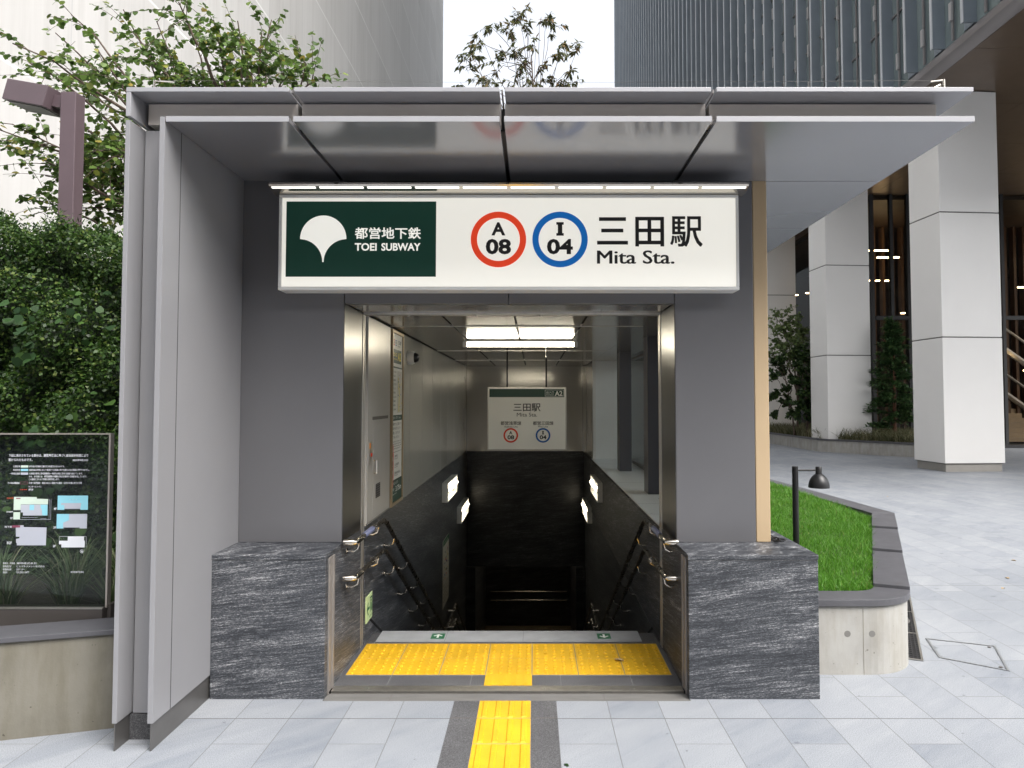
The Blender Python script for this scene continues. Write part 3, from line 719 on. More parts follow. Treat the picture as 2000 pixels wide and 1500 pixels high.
# ------------------------------------------------------------------ handrails
def handrail(sx, hgt, label, plate):
    xw = -1.238 if sx > 0 else .945; xr = xw+sx*.085; s_ = .16/.3
    T = thing('handrail', label, 'handrail', (xr, 4.7, hgt), 'double handrails on the stair walls')
    zt = hgt; r = .0185 if plate else .0165
    m = MB(); m.tube([(xr, 4.86, zt), (xr, 5.58, zt), (xr, 5.70, zt-.04), (xr, 9.50, zt-.04-3.80*s_), (xr, 9.62, zt-2.09), (xr, 10.45, zt-2.09)], r, 12); m.build('rail', 'rail', T, smooth=True)
    m = MB(); m.tube([(xr-sx*.075, 4.70, zt), (xr-sx*.03, 4.70, zt), (xr-sx*.008, 4.712, zt), (xr, 4.745, zt), (xr, 4.87, zt)], r+.0015, 12); m.build('end_bend', 'steel_rail', T, smooth=True)
    if plate: m = MB(); m.tube([(xr, 4.93, zt), (xr, 5.19, zt)], r+.002, 12, 0); m.build('braille_sleeve', basic('braille_plate', (.16, .18, .30), .4, .1, .3, 30), T, smooth=True)
    m = MB(); m.lathe([(r+.008, 0), (r+.008, .012)], (xr, 5.24, zt), 14, 'Y'); m.build('collar', 'steel_rail', T)
    ps = [(4.80, zt), (5.40, zt)]+[(6.0+.62*i, zt-.04-(.3+.62*i)*s_) for i in range(6)]+[(9.9, zt-2.09)]
    for (yy, zz) in ps:
        m = MB(); m.tube([(xw+sx*.002, yy, zz-.075), (xw+sx*.045, yy, zz-.078), (xw+sx*.075, yy, zz-.06), (xr, yy, zz-r)], .0075, 8)
        m.lathe([(.02, 0), (.02, .004)], (xw+sx*.003 if sx > 0 else xw-.007, yy, zz-.075), 10, 'X'); m.build('bracket', 'steel_rail', T, smooth=True)
handrail(1, .86, 'upper handrail on the stair wall with the poster', True)
handrail(1, .63, 'lower handrail on the stair wall with the poster', False)
handrail(-1, .86, 'upper handrail on the stair wall under the windows', True)
handrail(-1, .63, 'lower handrail on the stair wall under the windows', False)
T = thing('handrail', 'far double handrail across the dark wall at the stair foot', 'handrail', (0, 18.7, -3.2))
for zz in (ZLOW+.90, ZLOW+.68):
    m = MB(); m.tube([(-1.1, 18.7, zz), (.85, 18.7, zz)], .018, 10); m.build('rail', 'steel_rail', T, smooth=True)
    for xx in (-.95, -.1, .7): m = MB(); m.tube([(xx, 18.8, zz-.05), (xx, 18.73, zz-.05), (xx, 18.7, zz)], .008, 6); m.build('bracket', 'steel_rail', T)
for sx, lb in ((1, 'second-flight handrail low down on the poster side of the stairs'), (-1, 'second-flight handrail low down on the window side of the stairs')):
    xw = -1.238 if sx > 0 else .945; xr = xw+sx*.085
    T = thing('handrail', lb, 'handrail', (xr, 10.6, -1.3))
    for h in (.86, .63):
        m = MB(); m.tube([(xr, 10.5, -2.08+h), (xr, 10.8, -2.08+h), (xr, 14.2, -4+h-.02), (xr, 14.6, -4+h)], .017, 10); m.build('rail', 'rail', T, smooth=True)
        m = MB(); m.tube([(xr-sx*.07, 10.42, -2.08+h), (xr, 10.42, -2.08+h), (xr, 10.52, -2.08+h)], .019, 10); m.build('end_bend', 'steel_rail', T, smooth=True)
        for q in range(4):
            m = MB(); m.tube([(xw, 11.1+.9*q, -2.24+h-.48*q), (xr, 11.1+.9*q, -2.24+h-.48*q)], .008, 6); m.build('bracket', 'steel_rail', T)

# ------------------------------------------------------------------ things on the corridor walls
XW = -1.235
T = thing('utility_cabinet', 'flat grey metal utility cabinet set in the corridor wall beside the poster', 'cabinet', (XW, 5.75, ZP))
m = MB(); m.box(XW-.001, XW+.006, 5.345, 6.17, ZP+.02, ZC-.014); m.build('cabinet_panel', basic('cabinet_grey', (.42, .41, .39), .32, .3, .03, 2), T, bevel=.002)
m = MB(); m.box(XW+.0065, XW+.009, 5.52, 6.10, .90, 1.60); DR = m.build('door', basic('cabinet_door', (.44, .43, .41), .32, .3, .03, 2), T, bevel=.002)
m = MB(); m.box(XW+.0065, XW+.0085, 5.50, 6.08, 1.63, 1.655); m.build('slot', 'joint', T)
m = MB(); m.box(XW+.0092, XW+.0105, 5.62, 5.78, 1.02, 1.13)
for i in range(6): m.box(XW+.0105, XW+.0115, 5.625, 5.775, 1.028+.018*i, 1.034+.018*i, 1)
m.build('vent', ['black', 'joint'], DR)
m = MB(); m.box(XW+.0065, XW+.015, 5.365, 5.47, 1.30, 1.47); AP = m.build('alarm_plate', 'steel', T)
m = MB(); m.lathe([(.014, 0), (.014, .006)], (XW+.015, 5.43, 1.37), 12, 'X'); m.build('alarm_button', 'red', AP)
m = MB(); m.box(XW+.0152, XW+.017, 5.37, 5.41, 1.42, 1.46); m.build('alarm_label', basic('orange_label', (.7, .25, .03), .5), AP)
m = MB(); m.tube([(XW+.009, 5.55, 1.32), (XW+.03, 5.55, 1.32), (XW+.03, 5.55, 1.22), (XW+.009, 5.55, 1.22)], .006, 6); m.build('handle', 'steel_rail', DR)

T = thing('wall_poster', 'tall narrow framed station notice on the corridor wall next to the cabinet', 'poster', (XW, 6.48, ZP))
PA, PB = 6.215, 6.745; zb, zt = ZP+.01, ZC-.02
m = MB(); fr = .028
m.box(XW-.001, XW+.02, PA, PA+fr, zb, zt); m.box(XW-.001, XW+.02, PB-fr, PB, zb, zt); m.box(XW-.001, XW+.02, PA+fr, PB-fr, zb, zb+fr); m.box(XW-.001, XW+.02, PA+fr, PB-fr, zt-fr, zt)
m.build('frame', basic('bronze_frame', (.36, .28, .18), .35, .6, .05, 6), T, bevel=.002)
pl = Plate((XW+.006, PA+fr, zt-fr), (0, PB-PA-2*fr, 0), (0, 0, -(zt-zb-2*fr)), (1, 0, 0))
pl.rect(0, 0, 1, 1, 'sign_face', .001); pl.rect(.0, .092, .90, .176, 'green', .002)
pl.text('三田駅', .50, .035, .86, .058, 'ink', .003, .01); pl.text('Mita Sta.', .52, .064, .78, .074, 'ink', .003)
for q, mm in ((.18, 'red'), (.36, 'blue')):
    pl.rect(q-.05, .036, q+.05, .041, mm, .002); pl.rect(q-.05, .066, q+.05, .071, mm, .002); pl.rect(q-.05, .041, q-.035, .066, mm, .002); pl.rect(q+.035, .041, q+.05, .066, mm, .002)
pl.text('A08', .14, .047, .22, .061, 'ink', .003); pl.text('I04', .32, .047, .40, .061, 'ink', .003); pl.text('出入口', .10, .112, .46, .136, 'yellow_ink', .003, .01); pl.text('Entrance', .10, .146, .46, .156, 'yellow_ink', .003); pl.text('A2', .52, .106, .86, .158, 'yellow_ink', .003, .03)
pl.rect(0, .197, 1, .205, 'green', .002)
pl.rect(.50, .22, 1, .475, 'map_paper', .002)
for i in range(26):
    a, b = random.uniform(.52, .93), random.uniform(.225, .465); pl.rect(a, b, a+random.uniform(.02, .06), b+random.uniform(.003, .010), random.choice(['green', 'red', 'ink', 'yellow_ink', 'blue', 'mullion']), .003+.0001*i)
pl.poly([(.58, .26), (.63, .26), (.74, .36), (.70, .47), (.64, .47), (.68, .36)], 'yellow_ink', .0025)
for i, tx in enumerate(['A1 出口', 'A2 出口', '三田駅前', '芝五丁目', 'バスのりば', '郵便局', 'A3 出口', '三田線', '浅草線', '区役所']): pl.text(tx, .04, .222+.025*i, .32+.08*(i % 3 == 0), .234+.025*i, 'ink', .003)
for i in range(4): pl.rect(.03, .29+.05*i, .09, .297+.05*i, 'yellow_ink', .0032)
pl.rect(0, .487, 1, .520, 'green', .002); pl.text('駅構内のご案内', .06, .494, .56, .512, 'white_ink', .003); pl.text('Guide', .64, .496, .86, .510, 'white_ink', .003)
for i, tx in enumerate(['駅構内でのご案内です', '係員をお呼びください', '設置しております', 'ご了承ください']): pl.text(tx, .02, .532+.026*i, .92-.06*i, .549+.026*i, 'ink', .003)
for i in range(4): pl.text('Please follow the station staff', .02, .640+.014*i, .92-.08*(i == 3), .648+.014*i, 'ink', .003)
pl.rect(.02, .706, .98, .708, 'ink', .002)
for i, tx in enumerate(['禁煙', '火気厳禁', '危険物 持込禁止']):
    yy = .735+.05*i; pl.ring(.10, yy, .085, .058, 'red', .003, 24); pl.text(tx, .28, yy-.010, .56+.14*i, yy+.006, 'ink', .003); pl.text('Prohibited', .28, yy+.010, .60, yy+.016, 'ink', .003)
pl.rect(0, .870, 1, 1, 'green', .002); pl.text('この出入口の', .05, .882, .62, .900, 'white_ink', .003); pl.text('海抜', .05, .918, .28, .936, 'white_ink', .003, .01); pl.text('3.75m', .40, .912, .94, .945, 'white_ink', .003, .02); pl.text('Above sea level', .05, .950, .50, .958, 'white_ink', .003)
pl.build(T, {'sign_face': 'sheet', 'green': 'green_field', 'map_paper': 'map', 'red': 'red_print', 'blue': 'blue_print', 'mullion': 'map_print'})

T = thing('dome_camera', 'small white dome security camera high on the corridor wall', 'camera', (XW, 7.05, 2.2))
m = MB(); m.lathe([(.062, 0), (.066, .01), (.066, .05), (.058, .066)], (XW, 7.05, 2.2), 20, 'X'); m.build('housing', 'white_metal', T, smooth=True)
m = MB(); m.lathe([(.05, .064), (.047, .085), (.034, .105), (.014, .114), (.003, .115)], (XW, 7.05, 2.2), 18, 'X'); m.build('dome', 'black_metal', T, smooth=True)

T = thing('exit_sign', 'small lime green emergency exit sign low on the stair wall', 'sign', (XW, 5.46, .15))
m = MB(); m.box(-1.239, -1.232, 5.365, 5.565, .135, .325); m.build('sign_plate', 'lime', T)
pl = Plate((-1.232, 5.365, .325), (0, .20, 0), (0, 0, -.19), (1, 0, 0))
pl.poly([(.10, .50), (.28, .28), (.36, .28), (.24, .45), (.52, .45), (.52, .56), (.24, .56), (.36, .76), (.28, .76)], 'deepgreen', .001)
pl.rect(.60, .14, .94, .20, 'deepgreen', .001); pl.rect(.60, .20, .66, .74, 'deepgreen', .001); pl.rect(.88, .20, .94, .74, 'deepgreen', .001)
pl.ring(.77, .29, .05, .0, 'deepgreen', .001, 14); pl.poly([(.72, .36), (.80, .36), (.82, .54), (.86, .70), (.81, .70), (.76, .56), (.71, .70), (.67, .68), (.72, .54)], 'deepgreen', .001)
pl.text('非常口', .50, .82, .94, .92, 'deepgreen', .001)
pl.build(T, {'deepgreen': 'pictogram'})
T = thing('route_map', 'narrow route map poster on the dark stair wall', 'poster', (-1.235, 10.2, -.6))
m = MB(); m.box(-1.239, -1.231, 9.90, 10.55, -1.05, -.14); m.build('sheet', 'map_paper', T)
pl = Plate((-1.231, 9.90, -.14), (0, .65, 0), (0, 0, -.91), (1, 0, 0))
pl.rect(0, 0, 1, .08, 'deepgreen', .001); pl.text('のりかえ案内', .1, .02, .8, .06, 'white_ink', .002)
for i in range(46):
    a, b = random.uniform(.05, .85), random.uniform(.12, .6); pl.rect(a, b, a+random.uniform(.03, .14), b+random.uniform(.006, .03), random.choice(['yellow_ink', 'red', 'blue', 'deepgreen', 'mullion', 'yellow_ink']), .001+.00005*i)
for i in range(5): pl.text('駅のりかえのご案内です', .06, .66+.06*i, .9-.1*(i % 2), .69+.06*i, 'ink', .001)
pl.build(T, {'yellow_ink': 'map_lines', 'red': 'map_lines', 'blue': 'map_lines', 'deepgreen': 'header', 'mullion': 'map_lines'})
for xx, up, lb in ((-.72, True, 'green floor sticker with white arrow pointing up on the top step'), (.53, False, 'green floor sticker with white arrow pointing back on the top step')):
    T = thing('arrow_sticker', lb, 'sticker', (xx, 5.50, .004))
    m = MB(); m.box(xx-.05, xx+.05, 5.445, 5.565, .0032, .0042); m.build('sheet', 'deepgreen', T)
    q = 1 if up else -1; yc = 5.505
    pts = [(-.008, -.04), (.008, -.04), (.008, .012), (.026, -.006), (.036, .004), (0, .042), (-.036, .004), (-.026, -.006), (-.008, .012)]
    m = MB(); m.add([(xx+a*q, yc+b*q, .0048) for a, b in pts], [tuple(range(9))]); m.build('arrow', 'white_ink', T)

# ------------------------------------------------------------------ small things on and round the entrance
T = MB()
for a in range(3):
    T.tube([(1.56+.03*math.cos(t)+.025*a, 4.80+.05*math.sin(t)-.03*a, ZP+.008+.012*abs(math.sin(t*.5+a))) for t in [i*.7 for i in range(10)]], .004, 6)
T.tube([(1.575, 4.90, ZP+.006), (1.58, 4.84, ZP+.03), (1.60, 4.78, ZP+.006), (1.63, 4.75, ZP+.02), (1.65, 4.80, ZP+.006)], .004, 6)
tag(T.build('cable_loop', 'black_metal', smooth=True), 'coil of thin black cable lying on the plinth beside the beige corner', 'cable')
def dry_leaf(x, y, z, s, label, rot=0, mat='dry', grp=None):
    c, n_ = math.cos(rot), math.sin(rot)
    base = [(0, -.5, .02), (.22, -.3, .10), (.30, 0, .16), (.2, .32, .10), (0, .55, .04), (-.22, .3, .14), (-.30, 0, .2), (-.2, -.32, .1), (0, 0, .03)]
    m = MB(); P = [(x+s*(a*c-b*n_), y+s*(a*n_+b*c), z+s*h) for a, b, h in base]
    Q = [(p[0], p[1], p[2]-.002) for p in P]
    m.add(P+Q, [(8, i, (i+1) % 8) for i in range(8)]+[(17, 9+(i+1) % 8, 9+i) for i in range(8)])
    tag(m.build('fallen_leaf', mat, smooth=True), label, 'leaf', grp)
dry_leaf(.585, 4.985, .006, .065, 'tan dry leaf lying on the yellow tactile tiles', 1.2)
dry_leaf(.16, 3.58, .001, .032, 'small green fallen leaf on the paving by the yellow path', .6, 'leaf_broad')
for i, (x, y) in enumerate(((3.55, 9.4), (5.35, 8.1), (4.45, 6.9), (4.75, 7.3), (5.0, 10.9), (6.6, 13.5))):
    dry_leaf(x, y, .001, .05, 'tiny brown fallen leaf on the open plaza paving', i*1.1, 'dry', 'leaves on the plaza')
# lightning rods and wire on the roof
ZR = ZU+.024
for i, (xx, yy, hh, lb) in enumerate(((-2.10, 3.92, .13, 'thin steel rod at the front corner of the roof above the blades'), (-2.05, 4.35, .15, 'thin steel rod second from the roof corner above the blades'), (-1.95, 5.4, .12, 'short steel rod set back on the roof near the blades'), (2.26, 3.90, .125, 'thin steel rod on the far tip of the canopy roof'), (.10, 4.1, .13, 'thin steel rod in the middle of the roof edge'))):
    T = thing('lightning_rod', lb, 'rod', (xx, yy, ZR), 'lightning rods on the roof')
    m = MB(); m.tube([(xx, yy, ZR), (xx, yy, ZR+hh)], .006, 8); m.build('rod', 'steel_rail', T)
    m = MB(); m.box(xx-.03, xx+.03, yy-.03, yy+.03, ZR, ZR+.008); m.build('base', 'steel', T)
    if i in (0, 3, 1): m = MB(); m.tube([(xx, yy, ZR+hh-.004), (xx+(.10 if i < 3 else -.06), yy+.02, ZR+hh-.004-(.0 if i != 3 else .0))], .004, 6); m.build('clamp_arm', 'steel_rail', T)
    if i == 3: m = MB(); m.tube([(xx-.02, yy, ZR), (xx-.02, yy, ZR+hh-.03)], .005, 6); m.tube([(xx-.02, yy, ZR+hh-.03), (xx-.10, yy-.02, ZR+hh-.075)], .004, 6); m.build('brace', 'steel_rail', T)
m = MB(); m.tube([(-2.1+4.36*i/14, 3.92, ZR+.128-.010*math.sin(math.pi*i/14)) for i in range(15)], .0010, 5)
tag(m.build('lightning_wire', 'joint'), 'thin wire strung across the roof between the rods', 'wire')

# ------------------------------------------------------------------ right planter with lawn, lamp, drain
T = thing('planter', 'low curved concrete planter with stepped dark capstones holding the lawn', 'planter', (2.5, 5, 0))
def outer(off=0):
    pts = [(1.715, 4.745-off)]
    for a in range(0, 91, 9):           # rounded corner
        c = R(a*.735)
        pts.append((2.19+(.40+off)*math.sin(c), 5.145-(.40+off)*math.cos(c)))
    d = Vector((.422, .906)); e = Vector(pts[-1])
    return pts, d, e
op, d, e = outer(); ip, _, ie = outer(-.21)
L1 = 3.25
far_o = (e.x+d.x*L1, e.y+d.y*L1); far_i = (ie.x+d.x*(L1-.28), ie.y+d.y*(L1-.28))
m = MB(); m.prism(op+[far_o, (3.70, 11.4), (1.715, 11.4)], 0, .44); CW = m.build('concrete_wall', 'concrete', T)
PLUG = basic('tie_hole_plug', (.16, .155, .145), .8)
for xx in (2.04, 2.20): m = MB(); m.lathe([(.021, -.0012), (.021, .004)], (xx, 4.7455, .262), 16, 'Y'); m.build('tie_hole', PLUG, CW)
aa = R(60); m = MB(); m.lathe([(.016, -.0012), (.016, .004)], (2.19+.401*math.sin(aa)-.002, 5.145-.401*math.cos(aa), .285), 12, 'Y'); m.build('tie_hole', PLUG, CW)
m = MB(); m.box(2.1425, 2.1450, 4.7435, 4.748, 0, .43); m.build('cast_joint', basic('cast_joint', (.22, .20, .16), .9), CW)
cz = .485
op2, _, e2 = outer(.018)
m = MB()
n = len(op2)
vs = [(p[0], p[1], z) for z in (.442, cz) for p in op2]+[(p[0], p[1], z) for z in (.442, cz) for p in ip]
fs = []
for i in range(n-1):
    fs += [(i, i+1, n+i+1, n+i), (2*n+i+1, 2*n+i, 3*n+i, 3*n+i+1), (n+i, n+i+1, 3*n+i+1, 3*n+i), (i+1, i, 2*n+i, 2*n+i+1)]
fs += [(0, n, 3*n, 2*n), (n-1, 3*n-1, 4*n-1, 2*n-1)]
m.add(vs, fs); m.build('capstone', 'cap', T, bevel=.003)
cuts = [0, 1.22, 2.30, 3.25]
for i in range(3):
    a, b = cuts[i]+.004, cuts[i+1]; z1 = cz+.022*(i+1)
    P = lambda q, t: (q.x+d.x*t, q.y+d.y*t)
    bi = b if i < 2 else b-.10
    m = MB(); m.prism([P(e2, a), P(e2, b), P(ie, bi), P(ie, a)], .442, z1); m.build('capstone', 'cap', T, bevel=.003)
m = MB(); z1 = cz+.07
m.prism([(e2.x+d.x*3.254, e2.y+d.y*3.254), (3.72, 11.4), (3.46, 11.4), (ie.x+d.x*3.154, ie.y+d.y*3.154)], .442, z1); m.build('capstone', 'cap', T, bevel=.003)
def lawn_poly(): return [(1.72, 4.955)]+ip[1:]+[far_i, (3.47, 11.38), (1.72, 11.38)]
ZL = lambda y: .468+.0205*(y-5)
LP = lawn_poly(); m = MB(); m.add([(x, y, ZL(y)) for x, y in LP], [tuple(range(len(LP)))]); m.build('soil_bed', basic('turf_base', (.035, .075, .010), .95, 0, .3, 25, .5, 60), T)
# lawn blades
def inside(poly, x, y):
    c = np.zeros(len(x), bool); n = len(poly)
    for i in range(n):
        x1, y1 = poly[i]; x2, y2 = poly[(i+1) % n]
        k = ((y1 > y) != (y2 > y)) & (x < (x2-x1)*(y-y1)/(y2-y1+1e-12)+x1); c ^= k
    return c
def blades(name, xy, z, h, wd, lean, curl, mat, rad=None):
    n = len(xy); ang = rng.uniform(0, 2*np.pi, n); dirv = np.stack([np.cos(ang), np.sin(ang)], 1)
    if rad is not None: dirv = rad
    side = np.stack([-dirv[:, 1], dirv[:, 0], np.zeros(n)], 1)
    if rad is None:
        a2 = rng.uniform(0, 2*np.pi, n); side = np.stack([np.cos(a2), np.sin(a2), np.zeros(n)], 1)
    base = np.stack([xy[:, 0], xy[:, 1], z], 1)
    out = np.stack([dirv[:, 0], dirv[:, 1], np.zeros(n)], 1); up = np.array([0, 0, 1.])
    rows = []
    for t in (0, .35, .7, 1.0):
        c = base+up*(h*(t-curl*t*t*t))[:, None]+out*(h*lean*t**1.7)[:, None]
        ww = wd*(1-t**1.5*.96)
        rows.append((c-side*ww[:, None]/2, c+side*ww[:, None]/2))
    V = []; nr = len(rows)
    V = np.stack([p for r in rows for p in r], 1)      # n, 8, 3
    me = bpy.data.meshes.new(name); me.vertices.add(n*8); me.vertices.foreach_set('co', V.astype(np.float32).ravel())
    f = np.array([[0, 1, 3, 2], [2, 3, 5, 4], [4, 5, 7, 6]]); F = (f[None]+(np.arange(n)*8)[:, None, None]).reshape(-1)
    me.loops.add(n*12); me.loops.foreach_set('vertex_index', F.astype(np.int32))
    me.polygons.add(n*3); me.polygons.foreach_set('loop_start', np.arange(0, n*12, 4, dtype=np.int32))
    me.update(calc_edges=True); me.validate(); me.materials.append(M[mat])
    me.polygons.foreach_set('use_smooth', [True]*len(me.polygons))
    return me
N = 130000
pts = np.stack([rng.uniform(1.7, 4.0, N), 4.9+6.5*rng.uniform(0, 1, N)**1.35], 1)
lp = lawn_poly(); pts = pts[inside(lp, pts[:, 0], pts[:, 1])]; n = len(pts)
pts = pts+rng.normal(0, .011, pts.shape); hh = (1+.7*(rng.uniform(0, 1, n) > .97))*(.026+.052*rng.uniform(0, 1, n)**1.7)*(.85+.35*np.sin(pts[:, 0]*5.1+pts[:, 1]*3.3)*np.sin(pts[:, 1]*4.7-pts[:, 0]*2))
me = blades('lawn', pts, ZL(pts[:, 1])-.002, hh, .0030+.0022*rng.uniform(0, 1, n), rng.uniform(.15, .9, n), rng.uniform(0, .25, n), 'blade_lawn')
tag(link('lawn', me), 'bright green mown lawn filling the concrete planter', 'lawn', None, 'stuff')

BX, BY = 2.27, 6.28
T = thing('bollard_lamp', 'black pole lamp with hooded dome shade standing in the lawn', 'lamp', (BX, BY, .45))
zb_ = 1.21
m = MB(); m.lathe([(.026, 0), (.026, zb_-.45-.004), (.022, zb_-.45)], (BX, BY, .45), 20); m.build('pole', 'black_metal', T, smooth=True)
m = MB(); m.tube([(BX+.02, BY, zb_-.035), (BX+.205, BY, zb_-.035)], .0085, 10); m.build('arm', 'black_metal', T, smooth=True)
hx_ = BX+.205
m = MB(); m.lathe([(.024, zb_-.004), (.027, zb_-.008), (.027, zb_-.058), (.029, zb_-.07)], (hx_, BY, 0), 20)
prof = [(.088*math.sin(t)+.0, zb_-.185+.125*math.cos(t)) for t in [R(14+76*i/10) for i in range(11)]]
m.lathe([(p[0], p[1]) for p in prof]+[(.085, zb_-.186), (.075, zb_-.14), (.03, zb_-.09)], (hx_, BY, 0), 32); LS = m.build('lamp_shade', 'black_metal', T, smooth=True)
m = MB(); m.lathe([(.035, zb_-.14), (.03, zb_-.155), (.004, zb_-.158)], (hx_, BY, 0), 16); m.build('lens', 'white_metal', LS, smooth=True)

T = thing('drain_grate', 'long black slotted drain grate beside the curved concrete planter', 'drain', (2.7, 5.2, 0))
dd = Vector((.424, .906)); nn = Vector((.906, -.424)); p0 = Vector((2.615-.068+.03-.068, 4.93+.032+.06+.032)); LL = 1.9; WW = .165
def GP(a, b, z): q = p0+dd*a+nn*b; return (q.x, q.y, z)
def gbox(mb, a0, a1, b0, b1, z0, z1, mi=0):
    P = [GP(a, b, z) for z in (z0, z1) for a, b in ((a0, b0), (a0, b1), (a1, b1), (a1, b0))]
    mb.add(P, [(3, 2, 1, 0), (4, 5, 6, 7), (0, 1, 5, 4), (1, 2, 6, 5), (2, 3, 7, 6), (3, 0, 4, 7)], mi)
m = MB(); gbox(m, 0, LL, 0, WW, -.02, .004); m.build('channel', 'black', T)
m = MB()
for a in (0, WW-.014): gbox(m, 0, LL, a, a+.014, .003, .009)
for a in (0, .62, 1.24, LL-.012): gbox(m, a, a+.012, .014, WW-.014, .003, .0088)
m.build('frame', 'steel', T)
m = MB()
for i in range(5): gbox(m, .012, LL-.012, .024+.026*i, .032+.026*i, .004, .0082)
for i in range(40): gbox(m, .03+.046*i, .042+.046*i, .02, WW-.02, .004, .0078)
m.build('bars', basic('cast_bars', (.035, .035, .038), .45, .5), T)
def hatch(pts, label, holes=True):
    T = thing('access_hatch', label, 'hatch', (pts[0][0], pts[0][1], 0))
    m = MB(); c = Vector((sum(p[0] for p in pts)/4, sum(p[1] for p in pts)/4)); q = []
    for p in pts:
        v = Vector(p)-c; q.append(c+v*(1-.022/v.length))
    vs = [(p[0], p[1], z) for z in (.001, .005) for p in pts]+[(p.x, p.y, z) for z in (.001, .005) for p in q]
    fs = []
    for i in range(4):
        j = (i+1) % 4; fs += [(i, j, 4+j, 4+i), (8+j, 8+i, 12+i, 12+j), (4+i, 4+j, 12+j, 12+i)]
    m.add(vs, fs); m.build('frame', basic('hatch_frame', (.30, .31, .32), .4, .6), T)
    m = MB()
    for a in (pts[1], pts[2]):
        v = c-Vector(a); w2 = Vector(a)+v*(.07/v.length); m.lathe([(.012, .004), (.012, .006)], (w2.x, w2.y, 0), 10)
    m.build('lifting_hole', 'joint', T)
hatch([(2.80, 5.05), (3.125, 4.80), (3.345, 5.29), (2.93, 5.46)], 'square metal-edged paving hatch next to the drain grate')
hatch([(-2.60, 3.52), (-2.20, 3.52), (-2.15, 3.05), (-2.60, 3.05)], 'metal-edged paving hatch in front of the tan concrete planter')
hatch([(-1.95, 3.51), (-1.745, 3.51), (-1.70, 3.05), (-1.95, 3.05)], 'narrow metal-edged paving hatch in front of the blades')

# ------------------------------------------------------------------ left planter, glass notice, sedges, hedge, lamp post
T = thing('planter', 'tan concrete planter wall with dark capstone under the glass notice', 'planter', (-3, 3.9, 0))
A = Vector((-4.9, 3.230)); Bv = Vector((-2.142, 4.020)); dr = (Bv-A).normalized(); nr = Vector((-dr.y, dr.x))
def W(q, off): v = q+nr*off; return (v.x, v.y)
m = MB(); m.prism([W(A, 0), W(Bv, 0), (-2.142, 4.02+.26), W(A, .22)], 0, .505); m.build('concrete_wall', 'concrete_tan', T)
m = MB(); m.prism([W(A, -.018), W(Bv, -.018), (-2.142, 4.02+.24), W(A, .20)], .507, .535); m.build('capstone', 'cap', T, bevel=.003)
m = MB(); m.prism([W(A, .205), (-2.142, 4.02+.265), (-2.142, 9), (-8, 9), (-8, 3)], .3, .44); m.build('soil_bed', 'soil', T)

NY = 4.20; nk = NY/1406.0
nx = lambda u: (u-1042.2)*nk
nz = lambda v: 1.771-(v-784.2)*nk*1.0
T = thing('glass_notice', 'framed glass notice board with floor plans standing in the planter', 'notice board', (-2.9, NY, .5))
m = MB(); m.box(nx(-150), nx(216.5), NY, NY+.010, nz(1179), nz(849)); m.build('glass_pane', 'glass_sign', T)
m = MB(); m.box(nx(216.5), nx(220), NY-.006, NY+.03, nz(1181), nz(846)); m.box(nx(-150), nx(216.5), NY-.006, NY+.03, nz(848.5), nz(846)); m.build('frame', basic('notice_frame', (.45, .41, .37), .35, .7), T)
m = MB(); m.box(nx(-150), nx(216), NY-.03, NY+.05, .44, nz(1179.5)); m.box(nx(216.2), nx(224), NY+.01, NY+.09, .44, nz(1176)); m.build('base_channel', basic('base_channel', (.10, .09, .085), .45, .5), T, bevel=.003)
m = MB(); m.box(nx(-150), nx(216), NY-.032, NY-.020, nz(1181.5), nz(1178.5)); m.build('glazing_bead', 'steel', T)
WI = basic('notice_white', (.62, .64, .68), .5); M['n_white'] = WI
M['n_mint'] = basic('notice_mint', (.50, .60, .52), .5); M['n_cyan'] = basic('notice_cyan', (.24, .54, .64), .5); M['n_grey'] = basic('notice_grey', (.40, .42, .48), .5)
M['n_red'] = basic('notice_red', (.42, .06, .03), .5); M['n_plum'] = basic('notice_plum', (.20, .05, .09), .5); M['n_dark'] = basic('notice_dark', (.012, .014, .014), .5)
pl = Plate((nx(0), NY, nz(0)), (nk, 0, 0), (0, 0, -nk), (0, -1, 0))
def nt_(s, x0, x1, yc, h, mat='n_white', off=.012): pl.text(s, x0, yc-h/2, x1, yc+h/2, mat, .0015, off)
nt_('下記に表示されている部分は、建築基準法に基づく総合設計制度により', 21.7, 176, 889, 5.6); nt_('設けられたものです。', 21.7, 68, 897.4, 5.6); nt_('2025年9月30日', 146, 176, 898, 4.2)
for s, a, b, y, mm, t, e_ in (('公開空地', 31, 44.5, 910.2, 'n_mint', '歩行者が日常的に通行又は利用できるものです。', 131), ('育成用途', 31, 44.5, 917, 'n_cyan', '当該用途の特例に応じて育成すべき用途に供する部分は他の用途に変更できません。', 179), ('一時滞在施設', 24.5, 44.5, 924, 'n_grey', '大規模災害時に帰宅困難者の一時的な滞在に供する施設を設けています。', 166), ('その他公開施設', 21, 44, 942.2, None, '子育て支援施設・福祉の向上に貢献する施設・公共の交通に供する空間', 165)):
    nt_(s, a, b, y, 4, off=.008); nt_(t, 62, e_, y, 4, off=.008)
    if mm: pl.rect(45.8, y-2, 60.3, y+2.2, mm, .0015)
nt_('なお、本計画には、帰宅困難者の避難の安全を確保する施設を有しています。', 62, 175, 929.6, 4, off=.008); nt_('この施設に立ち入り可能な日時を表します。', 62, 121, 935, 4, off=.008)
for a in ((45.3, 940, 60, 940.5), (45.3, 944, 60, 944.5), (45.3, 940.5, 45.8, 944), (59.5, 940.5, 60, 944)): pl.rect(*a, 'n_plum', .0015)
nt_('マンホールトイレ', 61.5, 87, 949.4, 3.4); nt_('通行部', 61.5, 71, 955, 3.6)
for i in range(4): pl.rect(45.5+3.6*i, 954.3, 48+3.6*i, 955.8, 'n_red', .0015)
